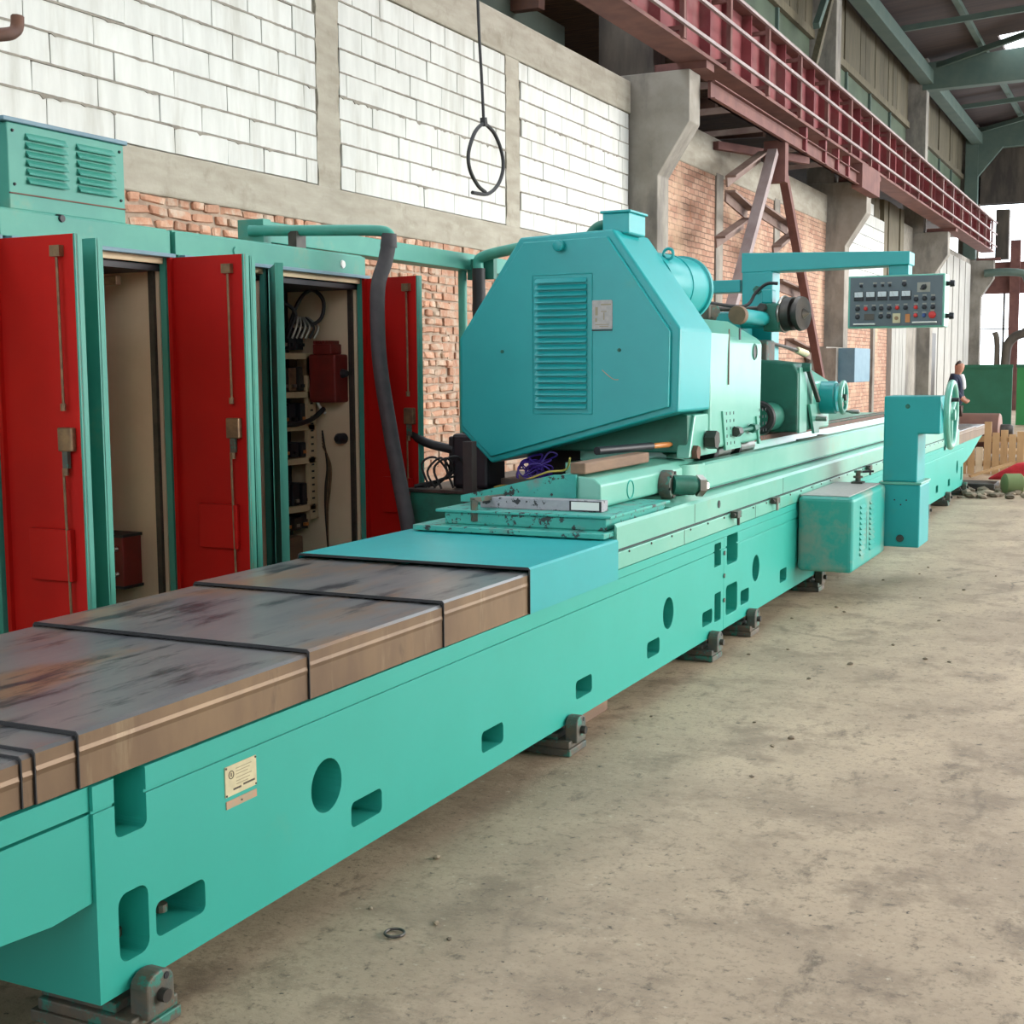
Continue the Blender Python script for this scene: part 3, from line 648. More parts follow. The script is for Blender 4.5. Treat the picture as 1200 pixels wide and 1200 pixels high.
# levelling jacks
def jack(y, label):
    t = thing('levelling_jack', (-2.2, y, 0), label, 'levelling jack', 'levelling jacks under the bed')
    B().box(-2.46, -2.135, y-.09, y+.09, .002, .032).obj('base_plate', 'dirty_iron', t, bevel=.004)
    B().box(-2.44, -2.14, y-.085, y+.085, .032, .064).obj('foot', 'dirty_iron', t, bevel=.006)
    B().prism([(-2.44, .064), (-2.20, .064), (-2.20, .088), (-2.44, .119)], 'Y', y-.07, y+.07).obj('wedge', 'dirty_iron', t, bevel=.004)
    pr = [(y-.05, .05), (y+.05, .05), (y+.05, .125)]+[(y+.05*math.cos(math.radians(a)), .125+.035*math.sin(math.radians(a))) for a in range(20, 180, 20)]+[(y-.05, .125)]
    B().prism(pr, 'X', -2.175, -2.12).obj('lug', 'dirty_iron', t, bevel=.006)
    B().cyl((-2.19, y, .10), (-2.10, y, .10), .017, 10).obj('adjusting_screw', 'steel_dark', t, smooth=40)
    B().cyl((-2.122, y+.02, .14), (-2.118, y+.02, .14), .009, 10).obj('bolt_hole', 'dark', t)
jack(2.42, 'greasy levelling jack under the near corner of the bed')
jack(5.05, 'greasy levelling jack standing alone below the bare-steel covers')
jack(7.02, 'left one of the two close levelling jacks at the bed joint')
jack(7.78, 'right one of the two close levelling jacks at the bed joint')
jack(9.55, 'greasy levelling jack just left of the louvred console box')
jack(14.5, 'small levelling jack right behind the console pillar')
jack(16.05, 'small levelling jack in the middle of the far bed end')
jack(17.5, 'farthest levelling jack below the far bed tip')
B().box(-2.62, -2.28, 5.25, 5.75, .002, .09).obj('packing_timber', 'wood_brown', label='brown timber packing under the bed beside the lone jack', category='timber', bevel=.006)

# saddle plates at the cover end
sad = thing('saddle_plate', (-2.7, 5.75, .84), 'chipped layered saddle plates lying on the turquoise way cover', 'saddle plate')
B().box(-3.18, -2.20, 5.50, 6.3, .842, .868).obj('lower_plate', 'teal_worn', sad, bevel=.004)
B().box(-3.06, -2.23, 5.60, 6.4, .868, .925).obj('middle_plate', 'teal_worn', sad, bevel=.005)
B().box(-3.10, -2.20, 5.58, 6.4, .925, .938).obj('top_sheet', 'teal_worn', sad, bevel=.003)
B().box(-2.93, -2.30, 5.72, 5.80, .938, .990).obj('scale_strip', 'scale', sad, bevel=.003)
B().box(-2.45, -2.31, 5.712, 5.72, .946, .984).obj('scale_window', 'white', sad)
B().box(-2.46, -2.30, 5.714, 5.719, .942, .988).obj('window_frame', 'dark', sad)
B().bar((-2.90, 5.60, .885), (-2.90, 5.60, .985), .03, .025).obj('clamp_post', 'dirty_iron', sad)
B().bar((-2.91, 5.60, .985), (-2.86, 5.82, .985), .03, .02).obj('clamp_arm', 'dirty_iron', sad)

# work table with its near swivel block
tab = thing('work_table', (-2.65, 9, .905), 'long pale turquoise work table with rounded front corner and top channel', 'work table')
tp = [(-3.05, .914), (-2.30, .914), (-2.29, .928), (-2.29, 1.055), (-2.305, 1.068), (-2.37, 1.068), (-2.385, 1.035), (-2.50, 1.035), (-2.52, 1.105), (-2.56, 1.125), (-3.05, 1.125)]
B().prism(tp, 'Y', 7.25, 14.3).obj('table_body', 'teal_pale', tab)
arcp = [(-2.43+.14*math.cos(math.radians(a)), 7.25+.22*math.sin(math.radians(a))) for a in range(0, -91, -15)]
B().prism([(-3.05, 7.25)]+arcp+[(-3.05, 7.03)], 'Z', .914, 1.066).obj('rounded_nose', 'teal_pale', tab, smooth=30)
B().box(-2.60, -2.54, 8.7, 14.3, 1.125, 1.135).obj('slide_way', 'dirty_iron', tab)
B().box(-3.0, -2.315, 7.2, 14.3, .9035, .914).obj('table_gap', 'black', tab)
B().box(-2.53, -2.515, 8.7, 14.3, 1.07, 1.122).obj('way_edge', 'rust', tab)
sw = B()
sw.prism([(-3.05, .940), (-2.37, .940), (-2.36, .95), (-2.36, 1.05), (-2.40, 1.085), (-2.56, 1.098), (-3.05, .985)], 'Y', 5.86, 7.24); sw.obj('swivel_block', 'teal_pale', tab, bevel=.008)
B().prism([(-3.1, .95), (-2.48, .95), (-2.48, 1.10), (-2.60, 1.095), (-3.1, .98)], 'Y', 5.84, 5.859).obj('worn_face', 'teal_worn', tab)
fl = B().lathe((-2.36, 6.74, .985), (-2.30, 6.74, .985), ((0, .078), (.8, .078), (1, .07)), 24).obj('flange', 'dirty_iron', tab, smooth=40)
B().lathe((-2.31, 6.74, .985), (-2.19, 6.86, .975), ((0, .052), (.75, .052), (.78, .036), (1, .036)), 18).obj('cylinder', 'teal_dark', tab, smooth=40)
B().lathe((-2.21, 6.85, .975), (-2.165, 6.895, .972), ((0, .058), (.6, .058), (.62, .04), (1, .03)), 6).obj('end_nut', 'steel', tab)
for k in range(6):
    a = math.radians(60*k+15); B().cyl((-2.305, 6.74+.066*math.cos(a), .985+.066*math.sin(a)), (-2.293, 6.74+.066*math.cos(a), .985+.066*math.sin(a)), .008, 6).obj('flange_bolt', 'steel_dark', tab)
B().torus((-2.359, 6.25, 1.0), (1, 0, 0), .045, .004, 24, 6).obj('cast_ring', 'teal_bed', tab)
tim = B().box(-2.52, -2.44, 5.86, 6.75, 1.10, 1.155).obj('timber_block', 'wood_brown', label='brown timber lying on the swivel block under the octagonal cover', category='timber', bevel=.008)
hm = thing('file', (-2.6, 6.9, 1.16), 'dark tool with a yellow wooden handle lying under the octagonal cover', 'tool')
B().cyl((-2.62, 6.45, 1.175), (-2.50, 6.95, 1.175), .022, 10).obj('shaft', 'dark', hm, smooth=40)
B().lathe((-2.50, 6.95, 1.175), (-2.455, 7.16, 1.175), ((0, .010), (.2, .016), (.8, .016), (1, .010)), 10).obj('handle', 'amber', hm, smooth=40)

ro = thing('steel_roller', (-2.43, 8.1, 1.04), 'two-stage bright steel roller lying in the table channel', 'roller')
B().lathe((-2.43, 7.72, 1.095), (-2.43, 7.80, 1.095), ((0, .052), (.1, .058), (.9, .058), (1, .052)), 20).obj('collar', 'black', ro, smooth=40)
B().cyl((-2.43, 7.80, 1.095), (-2.43, 8.08, 1.095), .05, 20).obj('drum', 'steel', ro, smooth=40)
B().cyl((-2.43, 8.08, 1.095), (-2.43, 8.24, 1.095), .026, 14).obj('neck', 'steel', ro, smooth=40)
B().cyl((-2.43, 8.24, 1.095), (-2.43, 8.28, 1.095), .058, 20).obj('collar', 'black', ro, smooth=40)
B().cyl((-2.43, 8.28, 1.095), (-2.43, 8.62, 1.095), .05, 20).obj('drum', 'steel', ro, smooth=40)
B().lathe((-2.43, 7.68, 1.095), (-2.43, 7.72, 1.095), ((0, .008), (1, .014)), 10).obj('centre', 'brass', ro)
tr = thing('table_wrench', (-2.42, 10.4, 1.04), 'dark wrench lying in the table channel before the tailstock', 'wrench')
B().bar((-2.44, 10.05, 1.048), (-2.42, 10.75, 1.048), .045, .02).obj('shank', 'steel_dark', tr, bevel=.004)
B().torus((-2.42, 10.80, 1.048), (0, 0, 1), .045, .014, 16, 8).obj('jaw', 'steel_dark', tr, smooth=40)

# headstock with the big octagonal belt cover
hs = thing('headstock', (-2.75, 7.6, 1.12), 'turquoise headstock with big louvred octagonal drive cover and motor', 'headstock')
OC = [(-3.27, 2.335), (-2.71, 2.355), (-2.32, 1.81), (-2.33, 1.365), (-3.46, 1.062), (-3.66, 1.25), (-3.66, 1.78)]
dc = B().prism(OC, 'Y', 6.90, 7.46).obj('drive_cover', 'teal', hs, bevel=.012, seg=2)
IC = [(-3.235, 2.305), (-2.735, 2.315), (-2.372, 1.80), (-2.378, 1.392), (-3.45, 1.10), (-3.635, 1.275), (-3.635, 1.775)]
B().prism(IC, 'Y', 6.872, 6.90).obj('front_panel', 'teal', dc, bevel=.006, seg=2)
fr = B()
for a, b_ in (((-3.18, 2.12), (-2.82, 2.12)), ((-2.82, 2.12), (-2.82, 1.35)), ((-2.82, 1.35), (-3.18, 1.35)), ((-3.18, 1.35), (-3.18, 2.12))):
    fr.tube([(a[0], 6.871, a[1]), (b_[0], 6.871, b_[1])], .0035, 6)
fr.obj('panel_bead', 'teal', dc)
lv = B()
lv.prism([(0, 0), (-.020, -.024), (-.019, -.028), (.002, -.006)], 'X', -.155, .155)
LV = lv.mesh('louvre', Vector((0, 0, 0)), 'teal')
for k in range(20): inst(LV, 'louvre', dc, (-3.005, 6.872, 2.100-.0365*k))
rp = B().prism(rounded(-2.82, -2.70, 1.815, 1.972, .008), 'Y', 6.868, 6.872).obj('rating_plate', 'label_grey', dc)
for (x0, x1, z0, z1) in ((-2.767, -2.707, 1.944, 1.952), (-2.80, -2.785, 1.89, 1.935), (-2.767, -2.733, 1.908, 1.913), (-2.752, -2.746, 1.865, 1.905), (-2.80, -2.79, 1.855, 1.875), (-2.80, -2.72, 1.838, 1.842), (-2.775, -2.722, 1.828, 1.832)):
    B().box(x0, x1, 6.8672, 6.868, z0, z1).obj('print_mark', 'ink_light', rp)
B().box(-2.82, -2.70, 6.866, 6.871, 1.806, 1.812).obj('plate_edge', 'dark', rp)
kb = B(); kb.lathe((-3.01, 6.872, 2.275), (-3.01, 6.83, 2.275), ((0, .02), (.3, .02), (.35, .032), (.9, .032), (1, .024)), 12); kb.obj('star_knob', 'teal', dc, smooth=30)
for x, z in ((-3.37, 1.70), (-2.66, 1.70)): B().lathe((x, 6.872, z), (x, 6.862, z), ((0, .010), (.6, .010), (1, .005)), 10).obj('panel_screw', 'teal_dark', dc)
B().tube([(-2.76, 6.8715, 1.592), (-2.70, 6.8715, 1.545), (-2.665, 6.8715, 1.540)], .0025, 5).obj('paint_scratch', 'copper_strip', dc)
hb = B().prism([(-3.05, 1.13), (-2.33, 1.13), (-2.325, 1.76), (-2.36, 1.79), (-2.55, 1.90), (-3.05, 1.93)], 'Y', 7.46, 8.56).obj('housing', 'teal_pale', hs, bevel=.02, seg=3)
B().prism([(-2.335, 1.37), (-2.322, 1.80), (-2.34, 1.81), (-2.36, 1.37)], 'Y', 7.40, 7.80).obj('housing_lip', 'teal_pale', hs)
for (y, z, r) in ((8.38, 1.70, .045),): B().torus((-2.326, y, z), (1, 0, 0), r, .008, 24, 6).obj('sight_ring', 'teal_dark', hs); B().cyl((-2.335, y, z), (-2.323, y, z), r*.85, 20).obj('sight_glass', 'steel_dark', hs)
B().box(-2.325, -2.321, 7.80, 7.815, 1.50, 1.83).obj('casting_seam', 'rust', hs)
B().box(-2.326, -2.320, 8.02, 8.05, 1.77, 1.84).obj('latch', 'dark', hs)
B().prism([(-3.3, 1.127), (-2.36, 1.127), (-2.36, 1.34), (-2.5, 1.36), (-3.3, 1.20)], 'Y', 7.15, 8.3).obj('base_casting', 'teal_dark', hs, bevel=.01)  # dark green holds the shade under the octagonal cover in its colour
B().box(-3.42, -2.55, 7.26, 7.42, 1.128, 1.22).obj('shade_backing', 'black', hs)  # black box added to keep the hollow below the cover dark
B().box(-3.42, -3.06, 7.32, 8.2, .90, 1.20).obj('rear_shade_backing', 'black', hs)  # added black filler, darkens the gap where the wall would show
B().prism([(7.12, 1.10), (7.65, 1.10), (7.62, 1.34), (7.22, 1.34)], 'X', -2.42, -2.34).obj('foot_web', 'teal_pale', hs, bevel=.01)
def holed_plate(y0, y1, z0, z1, sl):
    p = B().prism([(y0+sl, z1), (y1, z1), (y1+sl*1.6, z0), (y0+sl*2.2, z0)], 'X', -2.335, -2.318).obj('slotted_plate', 'teal_pale', hs)
    for i in range(3):
        for j in range(5):
            y = y0+sl*1.2+.05+.075*i+(z1-(z0+.03+.045*j))*sl*2.2; z = z0+.03+.045*j
            B().box(-2.3182, -2.3165, y, y+.012, z, z+.018).obj('slot', 'dark', p)
holed_plate(7.62, 7.98, 1.11, 1.345, .06)
holed_plate(8.36, 8.44, 1.11, 1.29, .06)
B().lathe((-2.40, 7.42, 1.19), (-2.27, 7.42, 1.19), ((0, .04), (.5, .04), (.52, .055), (1, .055)), 6).obj('clamp_nut', 'steel_dark', hs)
B().lathe((-2.40, 7.20, 1.13), (-2.31, 7.20, 1.13), ((0, .04), (1, .04)), 6).obj('clamp_nut', 'rust', hs)
B().cyl((-2.30, 7.92, 1.215), (-2.30, 8.40, 1.225), .014, 10).obj('tie_rod', 'teal_dark', hs, smooth=40)
B().lathe((-2.30, 7.88, 1.215), (-2.30, 7.96, 1.215), ((0, .032), (1, .032)), 6).obj('rod_nut', 'steel_dark', hs)
B().lathe((-2.30, 8.24, 1.22), (-2.30, 8.32, 1.22), ((0, .03), (1, .03)), 6).obj('rod_nut', 'teal_dark', hs)
mo = B(); mo.lathe((-2.72, 7.44, 2.09), (-2.72, 8.12, 2.09), ((0, .17), (.15, .19), (.45, .19), (.455, .196), (.475, .196), (.48, .19), (.93, .19), (.935, .205), (.99, .205), (1, .17)), 36)
mo = mo.obj('motor', 'teal', hs, smooth=35); B().torus((-2.60, 7.50, 2.26), (0, 1, 0), .03, .009, 16, 8).obj('lifting_eye', 'teal', mo, smooth=40)
jb = B().box(-2.82, -2.66, 7.02, 7.28, 2.34, 2.455).obj('terminal_box', 'teal', hs, bevel=.008); B().box(-2.83, -2.65, 7.01, 7.29, 2.455, 2.468).obj('box_lid', 'teal', jb, bevel=.003)
B().tube([(-2.80, 7.2, 2.42), (-2.92, 7.22, 2.41), (-2.98, 7.22, 2.36)], .028, 10).obj('cable_gland', 'teal_dark', hs, smooth=40)

# tailstock
ts = thing('tailstock', (-2.7, 10, 1.12), 'smaller turquoise tailstock with handwheel behind the headstock', 'tailstock')
B().prism([(-2.632, 1.136), (-2.33, 1.136), (-2.33, 1.56), (-2.37, 1.63), (-2.632, 1.66)], 'Y', 9.55, 9.98).obj('front_housing', 'teal_dark', ts, bevel=.015)  # dark oil stain and the shaded near face both put into this colour
B().prism([(-2.632, 1.136), (-2.325, 1.136), (-2.325, 1.49), (-2.50, 1.60), (-2.632, 1.61)], 'Y', 9.98, 10.55).obj('rear_housing', 'teal_pale', ts, bevel=.015)
B().box(-2.34, -2.322, 9.58, 9.80, 1.13, 1.60).obj('edge_plate', 'teal_pale', ts, bevel=.005)  # paler than the housing: the lit side put into the colour
B().cyl((-2.52, 9.2, 1.25), (-2.52, 9.56, 1.25), .10, 24).obj('quill', 'teal_dark', ts, smooth=40)
B().torus((-2.52, 9.22, 1.25), (0, 1, 0), .09, .03, 24, 8).obj('quill_ring', 'black', ts, smooth=40)
B().bar((-2.30, 9.70, 1.60), (-2.28, 9.98, 1.35), .03, .03).obj('clamp_lever', 'steel_dark', ts, bevel=.005)
B().lathe((-2.33, 9.68, 1.60), (-2.27, 9.68, 1.60), ((0, .035), (1, .03)), 12).obj('lever_hub', 'teal_dark', ts, smooth=40)
B().prism([(9.80, 1.33), (9.98, 1.33), (10.12, 1.11), (9.96, 1.11)], 'X', -2.32, -2.30).obj('slotted_plate', 'teal_pale', ts)
B().cyl((-2.33, 10.0, 1.22), (-2.22, 10.0, 1.22), .02, 10).obj('clamp_screw', 'steel', ts, smooth=40)
hw = B().lathe((-2.33, 10.30, 1.37), (-2.20, 10.30, 1.37), ((0, .125), (.85, .125), (.9, .11), (1, .11)), 28).obj('dial_hub', 'teal', ts, smooth=40)
wh = B().torus((-2.165, 10.30, 1.37), (1, 0, 0), .115, .017, 36, 10).obj('handwheel', 'teal_pale', ts, smooth=40)
for a in (90, 210, 330):
    a = math.radians(a); B().cyl((-2.165, 10.30, 1.37), (-2.165, 10.30+.11*math.cos(a), 1.37+.11*math.sin(a)), .011, 8).obj('spoke', 'teal_pale', wh, smooth=40)
B().cyl((-2.21, 10.30, 1.37), (-2.14, 10.30, 1.37), .025, 12).obj('wheel_boss', 'steel_dark', wh, smooth=40)
B().lathe((-2.165, 10.34, 1.265), (-2.05, 10.36, 1.26), ((0, .008), (.3, .010), (.5, .018), (.95, .016), (1, .008)), 10).obj('crank_handle', 'steel', wh, smooth=40)
ll = thing('clamping_lever_stand', (-2.65, 9.9, 1.6), 'dark linkage with a lever and yellow grip above the tailstock', 'lever')
B().box(-2.70, -2.58, 9.62, 9.86, 1.63, 1.80).obj('linkage', 'dirty_iron', ll, bevel=.02)
B().cyl((-2.62, 9.75, 1.79), (-2.60, 10.62, 1.735), .013, 8).obj('rod', 'steel_dark', ll, smooth=40)
B().lathe((-2.60, 10.60, 1.737), (-2.60, 10.95, 1.71), ((0, .02), (.1, .028), (.9, .028), (1, .02)), 10).obj('grip', 'label', ll, smooth=40)

# dressing attachment behind the headstock
dr = thing('dial_slide', (-2.75, 9.7, 1.12), 'turquoise cross slide with a dark ribbed dial above the tailstock', 'slide')
B().box(-3.0, -2.78, 9.62, 9.95, 1.126, 2.0).obj('stand', 'teal', dr, bevel=.01)
B().cyl((-3.25, 9.70, 1.955), (-2.56, 9.70, 1.945), .062, 18).obj('slide_bar', 'teal', dr, smooth=40)
B().cyl((-3.25, 9.62, 2.035), (-2.60, 9.62, 2.025), .018, 10).obj('screw_rod', 'steel_dark', dr, smooth=40)
B().box(-2.60, -2.48, 9.58, 9.80, 1.86, 2.06).obj('slide_head', 'teal_dark', dr, bevel=.012)
B().box(-2.62, -2.54, 9.60, 9.72, 2.06, 2.16).obj('lock_block', 'teal', dr, bevel=.01)
B().lathe((-2.60, 9.57, 2.03), (-2.60, 9.52, 2.03), ((0, .035), (1, .03)), 6).obj('lock_nut', 'steel_dark', dr)
B().lathe((-2.48, 9.70, 1.985), (-2.32, 9.66, 1.985), ((0, .125), (.1, .13), (.14, .12), (.55, .12), (.58, .09), (.75, .09), (.78, .125), (.97, .12), (1, .06)), 30).obj('dial_drum', 'steel_dark', dr, smooth=35)
B().torus((-2.47, 9.697, 1.985), (1, -.2, 0), .125, .01, 32, 8).obj('graduated_ring', 'steel', dr, smooth=40)
B().lathe((-2.32, 9.66, 1.985), (-2.28, 9.655, 1.985), ((0, .04), (1, .004)), 12).obj('pointer_tip', 'steel', dr)
B().lathe((-2.52, 8.70, 1.945), (-2.52, 8.64, 1.945), ((0, .062), (.8, .062), (1, .058)), 24).obj('bore_cap', 'wood_brown', dr, smooth=40)
B().cyl((-2.60, 9.6, 1.95), (-2.52, 8.70, 1.945), .05, 14).obj('bore_tube', 'teal', dr, smooth=40)
B().lathe((-2.85, 9.1, 1.99), (-2.80, 9.05, 1.99), ((0, .05), (1, .045)), 14).obj('motor_cap', 'dirty_iron', dr, smooth=40)
B().box(-3.02, -2.82, 9.0, 9.2, 1.93, 2.04).obj('feed_motor', 'dirty_iron', dr, bevel=.02)
B().tube([(-2.90, 9.15, 2.06), (-2.72, 9.5, 2.04), (-2.66, 9.6, 2.14), (-2.58, 9.6, 2.20), (-2.50, 9.6, 2.20)], .012, 8).obj('cable', 'black', dr)

# control pendant
cp = thing('control_pendant', (-2.76, 10.1, 1.12), 'grey control panel hanging from a turquoise swing arm', 'control panel')
B().box(-2.88, -2.645, 10.0, 10.22, 1.126, 2.32).obj('post', 'teal', cp, bevel=.01)
B().lathe((-2.76, 9.995, 2.18), (-2.76, 9.985, 2.18), ((0, .035), (1, .03)), 6).obj('post_bolt', 'teal_dark', cp)
B().loft([(-2.885, 10.0, 2.312), (-2.885, 10.22, 2.312), (-2.885, 10.22, 2.462), (-2.885, 10.0, 2.462)], [(-1.65, 10.0, 2.33), (-1.65, 10.22, 2.33), (-1.65, 10.22, 2.424), (-1.65, 10.0, 2.424)]).obj('swing_arm', 'teal', cp, bevel=.006)
B().box(-3.30, -2.90, 10.02, 10.2, 2.17, 2.265).obj('rear_arm', 'teal', cp, bevel=.006)
B().box(-1.80, -1.66, 10.03, 10.19, 2.24, 2.335).obj('hanger', 'teal', cp, bevel=.006)
bx = B().box(-2.08, -1.40, 10.0, 10.19, 1.882, 2.258).obj('panel_case', 'teal_pale', cp, bevel=.006)
B().box(-2.065, -1.415, 9.992, 10.0, 1.894, 2.246).obj('face_plate', 'panel_grey', bx)
for z in (1.96, 2.19): B().lathe((-1.40, 10.08, z), (-1.345, 10.08, z), ((0, .018), (.4, .014), (.45, .026), (1, .022)), 12).obj('side_knob', 'dark', bx, smooth=40)
def pp(u, v): return (-2.075+.67*(u-100)/655.0, 2.252-.365*(v-265)/355.0)
def knob(u, v, m, r, d=.018):
    x, z = pp(u, v); B().lathe((x, 9.992, z), (x, 9.992-d, z), ((0, r*1.15), (.2, r*1.15), (.25, r), (.9, r*.92), (1, r*.6)), 12).obj('button' if m != 'dark' else 'knob', m, bx, smooth=40)
    B().box(x-.014, x+.014, 9.9905, 9.992, z+r+.004, z+r+.014).obj('engraved_tag', 'tag', bx)
for u in (172, 254, 335, 417, 500):
    x, z = pp(u, 402); mt = B().box(x-.034, x+.034, 9.983, 9.992, z-.033, z+.033).obj('meter', 'dark', bx, bevel=.002)
    B().box(x-.030, x+.030, 9.9815, 9.983, z-.006, z+.030).obj('meter_face', 'meter', mt)
    B().bar((x, 9.9812, z-.004), (x-.012, 9.9812, z+.024), .0012, .0012).obj('needle', 'ink', mt)
for u in (187, 283, 335, 385): knob(u, 330, 'dark', .009)
knob(485, 325, 'dark', .015)
x, z = pp(618, 350); B().box(x-.045, x+.045, 9.990, 9.992, z-.034, z+.034).obj('switch_plate', 'tag', bx)
B().lathe((x, 9.990, z), (x, 9.975, z), ((0, .02), (1, .018)), 14).obj('rotary_switch', 'dark', bx, smooth=40); B().bar((x-.02, 9.968, z-.016), (x+.02, 9.968, z+.016), .012, .012).obj('rotary_lever', 'dark', bx)
for u, v in ((568, 432), (625, 428), (683, 430), (625, 487), (683, 488), (165, 490), (278, 490), (330, 490), (385, 490), (497, 488), (165, 546), (328, 546), (383, 546)): knob(u, v, 'dark', .015)
for u, v in ((222, 490), (440, 488), (567, 487), (567, 543)): knob(u, v, 'redknob', .013)
knob(625, 545, 'blueknob', .013); knob(680, 542, 'redknob', .023)
x, z = pp(247, 548); B().box(x-.034, x+.034, 9.984, 9.992, z-.022, z+.022).obj('counter', 'steel_dark', bx)
x, z = pp(438, 560); B().box(x-.027, x+.027, 9.984, 9.992, z-.034, z+.034).obj('timer', 'label', bx); B().cyl((x, 9.984, z), (x, 9.978, z), .014, 14).obj('timer_dial', 'brass', bx)
x, z = pp(514, 562); B().box(x-.016, x+.016, 9.984, 9.992, z-.030, z+.030).obj('indicator', 'amber', bx)
for u0, u1, v in ((140, 288, 598), (548, 708, 592)):
    a, z = pp(u0, v); b_, _ = pp(u1, v); B().tube([(a, 9.992, z), (a, 9.975, z), (b_, 9.975, z), (b_, 9.992, z)], .0055, 8, False).obj('pull_handle', 'white', bx)

# operator console in front of the bed
oc = thing('operator_console', (-1.85, 9.8, .22), 'turquoise louvred box and cranked pillar with large handwheel before the bed', 'console')
B().box(-2.172, -1.80, 8.95, 10.12, .225, .735).obj('box', 'teal_box', oc, bevel=.03, seg=3)
B().box(-2.165, -1.84, 8.99, 10.12, .735, .741).obj('box_top', 'label_grey', oc)
lo = B().prism([(0, .0), (.016, -.022), (0, -.026)], 'Y', -.075, .075).mesh('louvre', Vector((0, 0, 0)), 'teal_box')
for y in (9.25, 9.58):
    for k in range(10): inst(lo, 'louvre', oc, (-1.80, y, .665-.036*k))
B().box(-1.7995, -1.7985, 9.41, 9.416, .34, .60).obj('door_seam', 'ink', oc)
B().box(-1.852, -1.552, 10.12, 10.56, .268, .735).obj('pillar_foot', 'teal', oc, bevel=.012)
B().box(-1.852, -1.545, 10.11, 10.56, .735, .752).obj('joint_collar', 'teal_pale', oc, bevel=.003)
B().prism([(-1.83, .75), (-1.58, .75), (-1.58, 1.108), (-1.425, 1.108), (-1.425, 1.385), (-1.83, 1.385)], 'Y', 10.14, 10.50).obj('pillar', 'teal', oc, bevel=.012)
B().lathe((-1.69, 10.12, .335), (-1.69, 10.09, .335), ((0, .028), (1, .024)), 12).obj('cable_gland', 'steel_dark', oc, smooth=40)
for x, z in ((-1.735, .62), (-1.69, .585), (-1.65, .62)): B().cyl((x, 10.121, z), (x, 10.117, z), .006, 8).obj('screw', 'dark', oc)
B().lathe((-1.66, 10.141, 1.31), (-1.66, 10.134, 1.31), ((0, .018), (1, .014)), 12).obj('plug', 'teal_dark', oc)
hw = B().torus((-1.375, 10.32, 1.245), (1, 0, 0), .235, .024, 48, 12).obj('handwheel', 'teal_pale', oc, smooth=40)
for a in (30, 150, 270):
    a = math.radians(a); B().lathe((-1.385, 10.32, 1.245), (-1.375, 10.32+.225*math.cos(a), 1.245+.225*math.sin(a)), ((0, .024), (1, .015)), 10).obj('spoke', 'teal_pale', hw, smooth=40)
B().lathe((-1.43, 10.32, 1.245), (-1.345, 10.32, 1.245), ((0, .03), (.4, .03), (.45, .045), (1, .04)), 18).obj('wheel_boss', 'teal_pale', hw, smooth=40)
B().cyl((-1.375, 10.14, 1.36), (-1.30, 10.14, 1.36), .015, 10).obj('grip', 'dark', hw, smooth=40)
va = thing('valve_lever', (-1.98, 10.2, .741), 'small dark valve lever on top of the louvred console box', 'lever')
B().box(-2.03, -1.95, 9.99, 10.10, .741, .755).obj('base', 'steel_dark', va)
B().lathe((-1.99, 10.045, .755), (-1.99, 10.045, .835), ((0, .02), (.3, .02), (.32, .035), (.5, .035), (.52, .018), (.8, .018), (.82, .03), (1, .03)), 12).obj('valve_body', 'dirty_iron', va, smooth=40)
B().bar((-1.99, 10.045, .825), (-1.90, 10.15, .825), .02, .016).obj('lever', 'dark', va, bevel=.004)

# tank and cables behind the machine
tk = thing('coolant_tank', (-3.9, 7.3, 0), 'dark green steel tank standing behind the bed below the octagonal cover', 'tank')
B().box(-4.02, -3.35, 6.92, 8.4, .12, .875).obj('body', 'teal_dark', tk, bevel=.01)
B().box(-4.05, -3.33, 6.90, 8.4, .875, .895).obj('lid', 'steel_dark', tk, bevel=.003)
for x in (-3.98, -3.42):
    for y in (7.0, 8.3): B().box(x-.03, x+.03, y-.03, y+.03, 0, .12).obj('foot', 'teal_dark', tk)
pm = thing('pump_motor', (-3.72, 7.25, .895), 'black pump motor on the dark green tank lid', 'motor')
B().box(-3.80, -3.56, 7.05, 7.30, .895, 1.22).obj('case', 'dark', pm, bevel=.02)
B().lathe((-3.68, 7.18, 1.20), (-3.68, 7.18, 1.29), ((0, .10), (.7, .10), (1, .07)), 18).obj('cap', 'dark', pm, smooth=40)
B().box(-3.85, -3.80, 7.1, 7.22, 1.0, 1.2).obj('terminal_box', 'black', pm, bevel=.01)
def cable(pts, r, m, label, name='cable', cat='cable'):
    return B().tube(pts, r, 8).obj(name, m, smooth=60, label=label, category=cat)
cable([(-3.83, 7.12, 1.12), (-4.05, 7.1, 1.18), (-4.3, 7.35, 1.32), (-4.48, 7.6, 1.40)], .028, 'black', 'thick black cable leaving the pump motor to the left')
cable([(-3.82, 7.14, 1.05), (-3.87, 7.12, .96), (-3.93, 7.05, .91), (-4.02, 6.98, .905)], .010, 'black', 'thin black cable curling beside the pump motor')
cable([(-3.5, 7.02, .91), (-3.38, 6.95, .94), (-3.25, 6.93, .97), (-3.1, 6.9, 1.02), (-2.97, 6.85, 1.04), (-2.88, 6.7, 1.115)], .006, 'yellow_wire', 'loose upper yellow wire under the octagonal cover')
cable([(-3.48, 6.98, .90), (-3.35, 6.95, .91), (-3.2, 6.80, .95), (-3.12, 6.7, .952)], .006, 'yellow_wire', 'loose lower yellow wire under the octagonal cover')
pw = thing('wire_bundle', (-3.2, 7.05, 1.1), 'tangled purple wire bundle below the octagonal cover', 'wires')
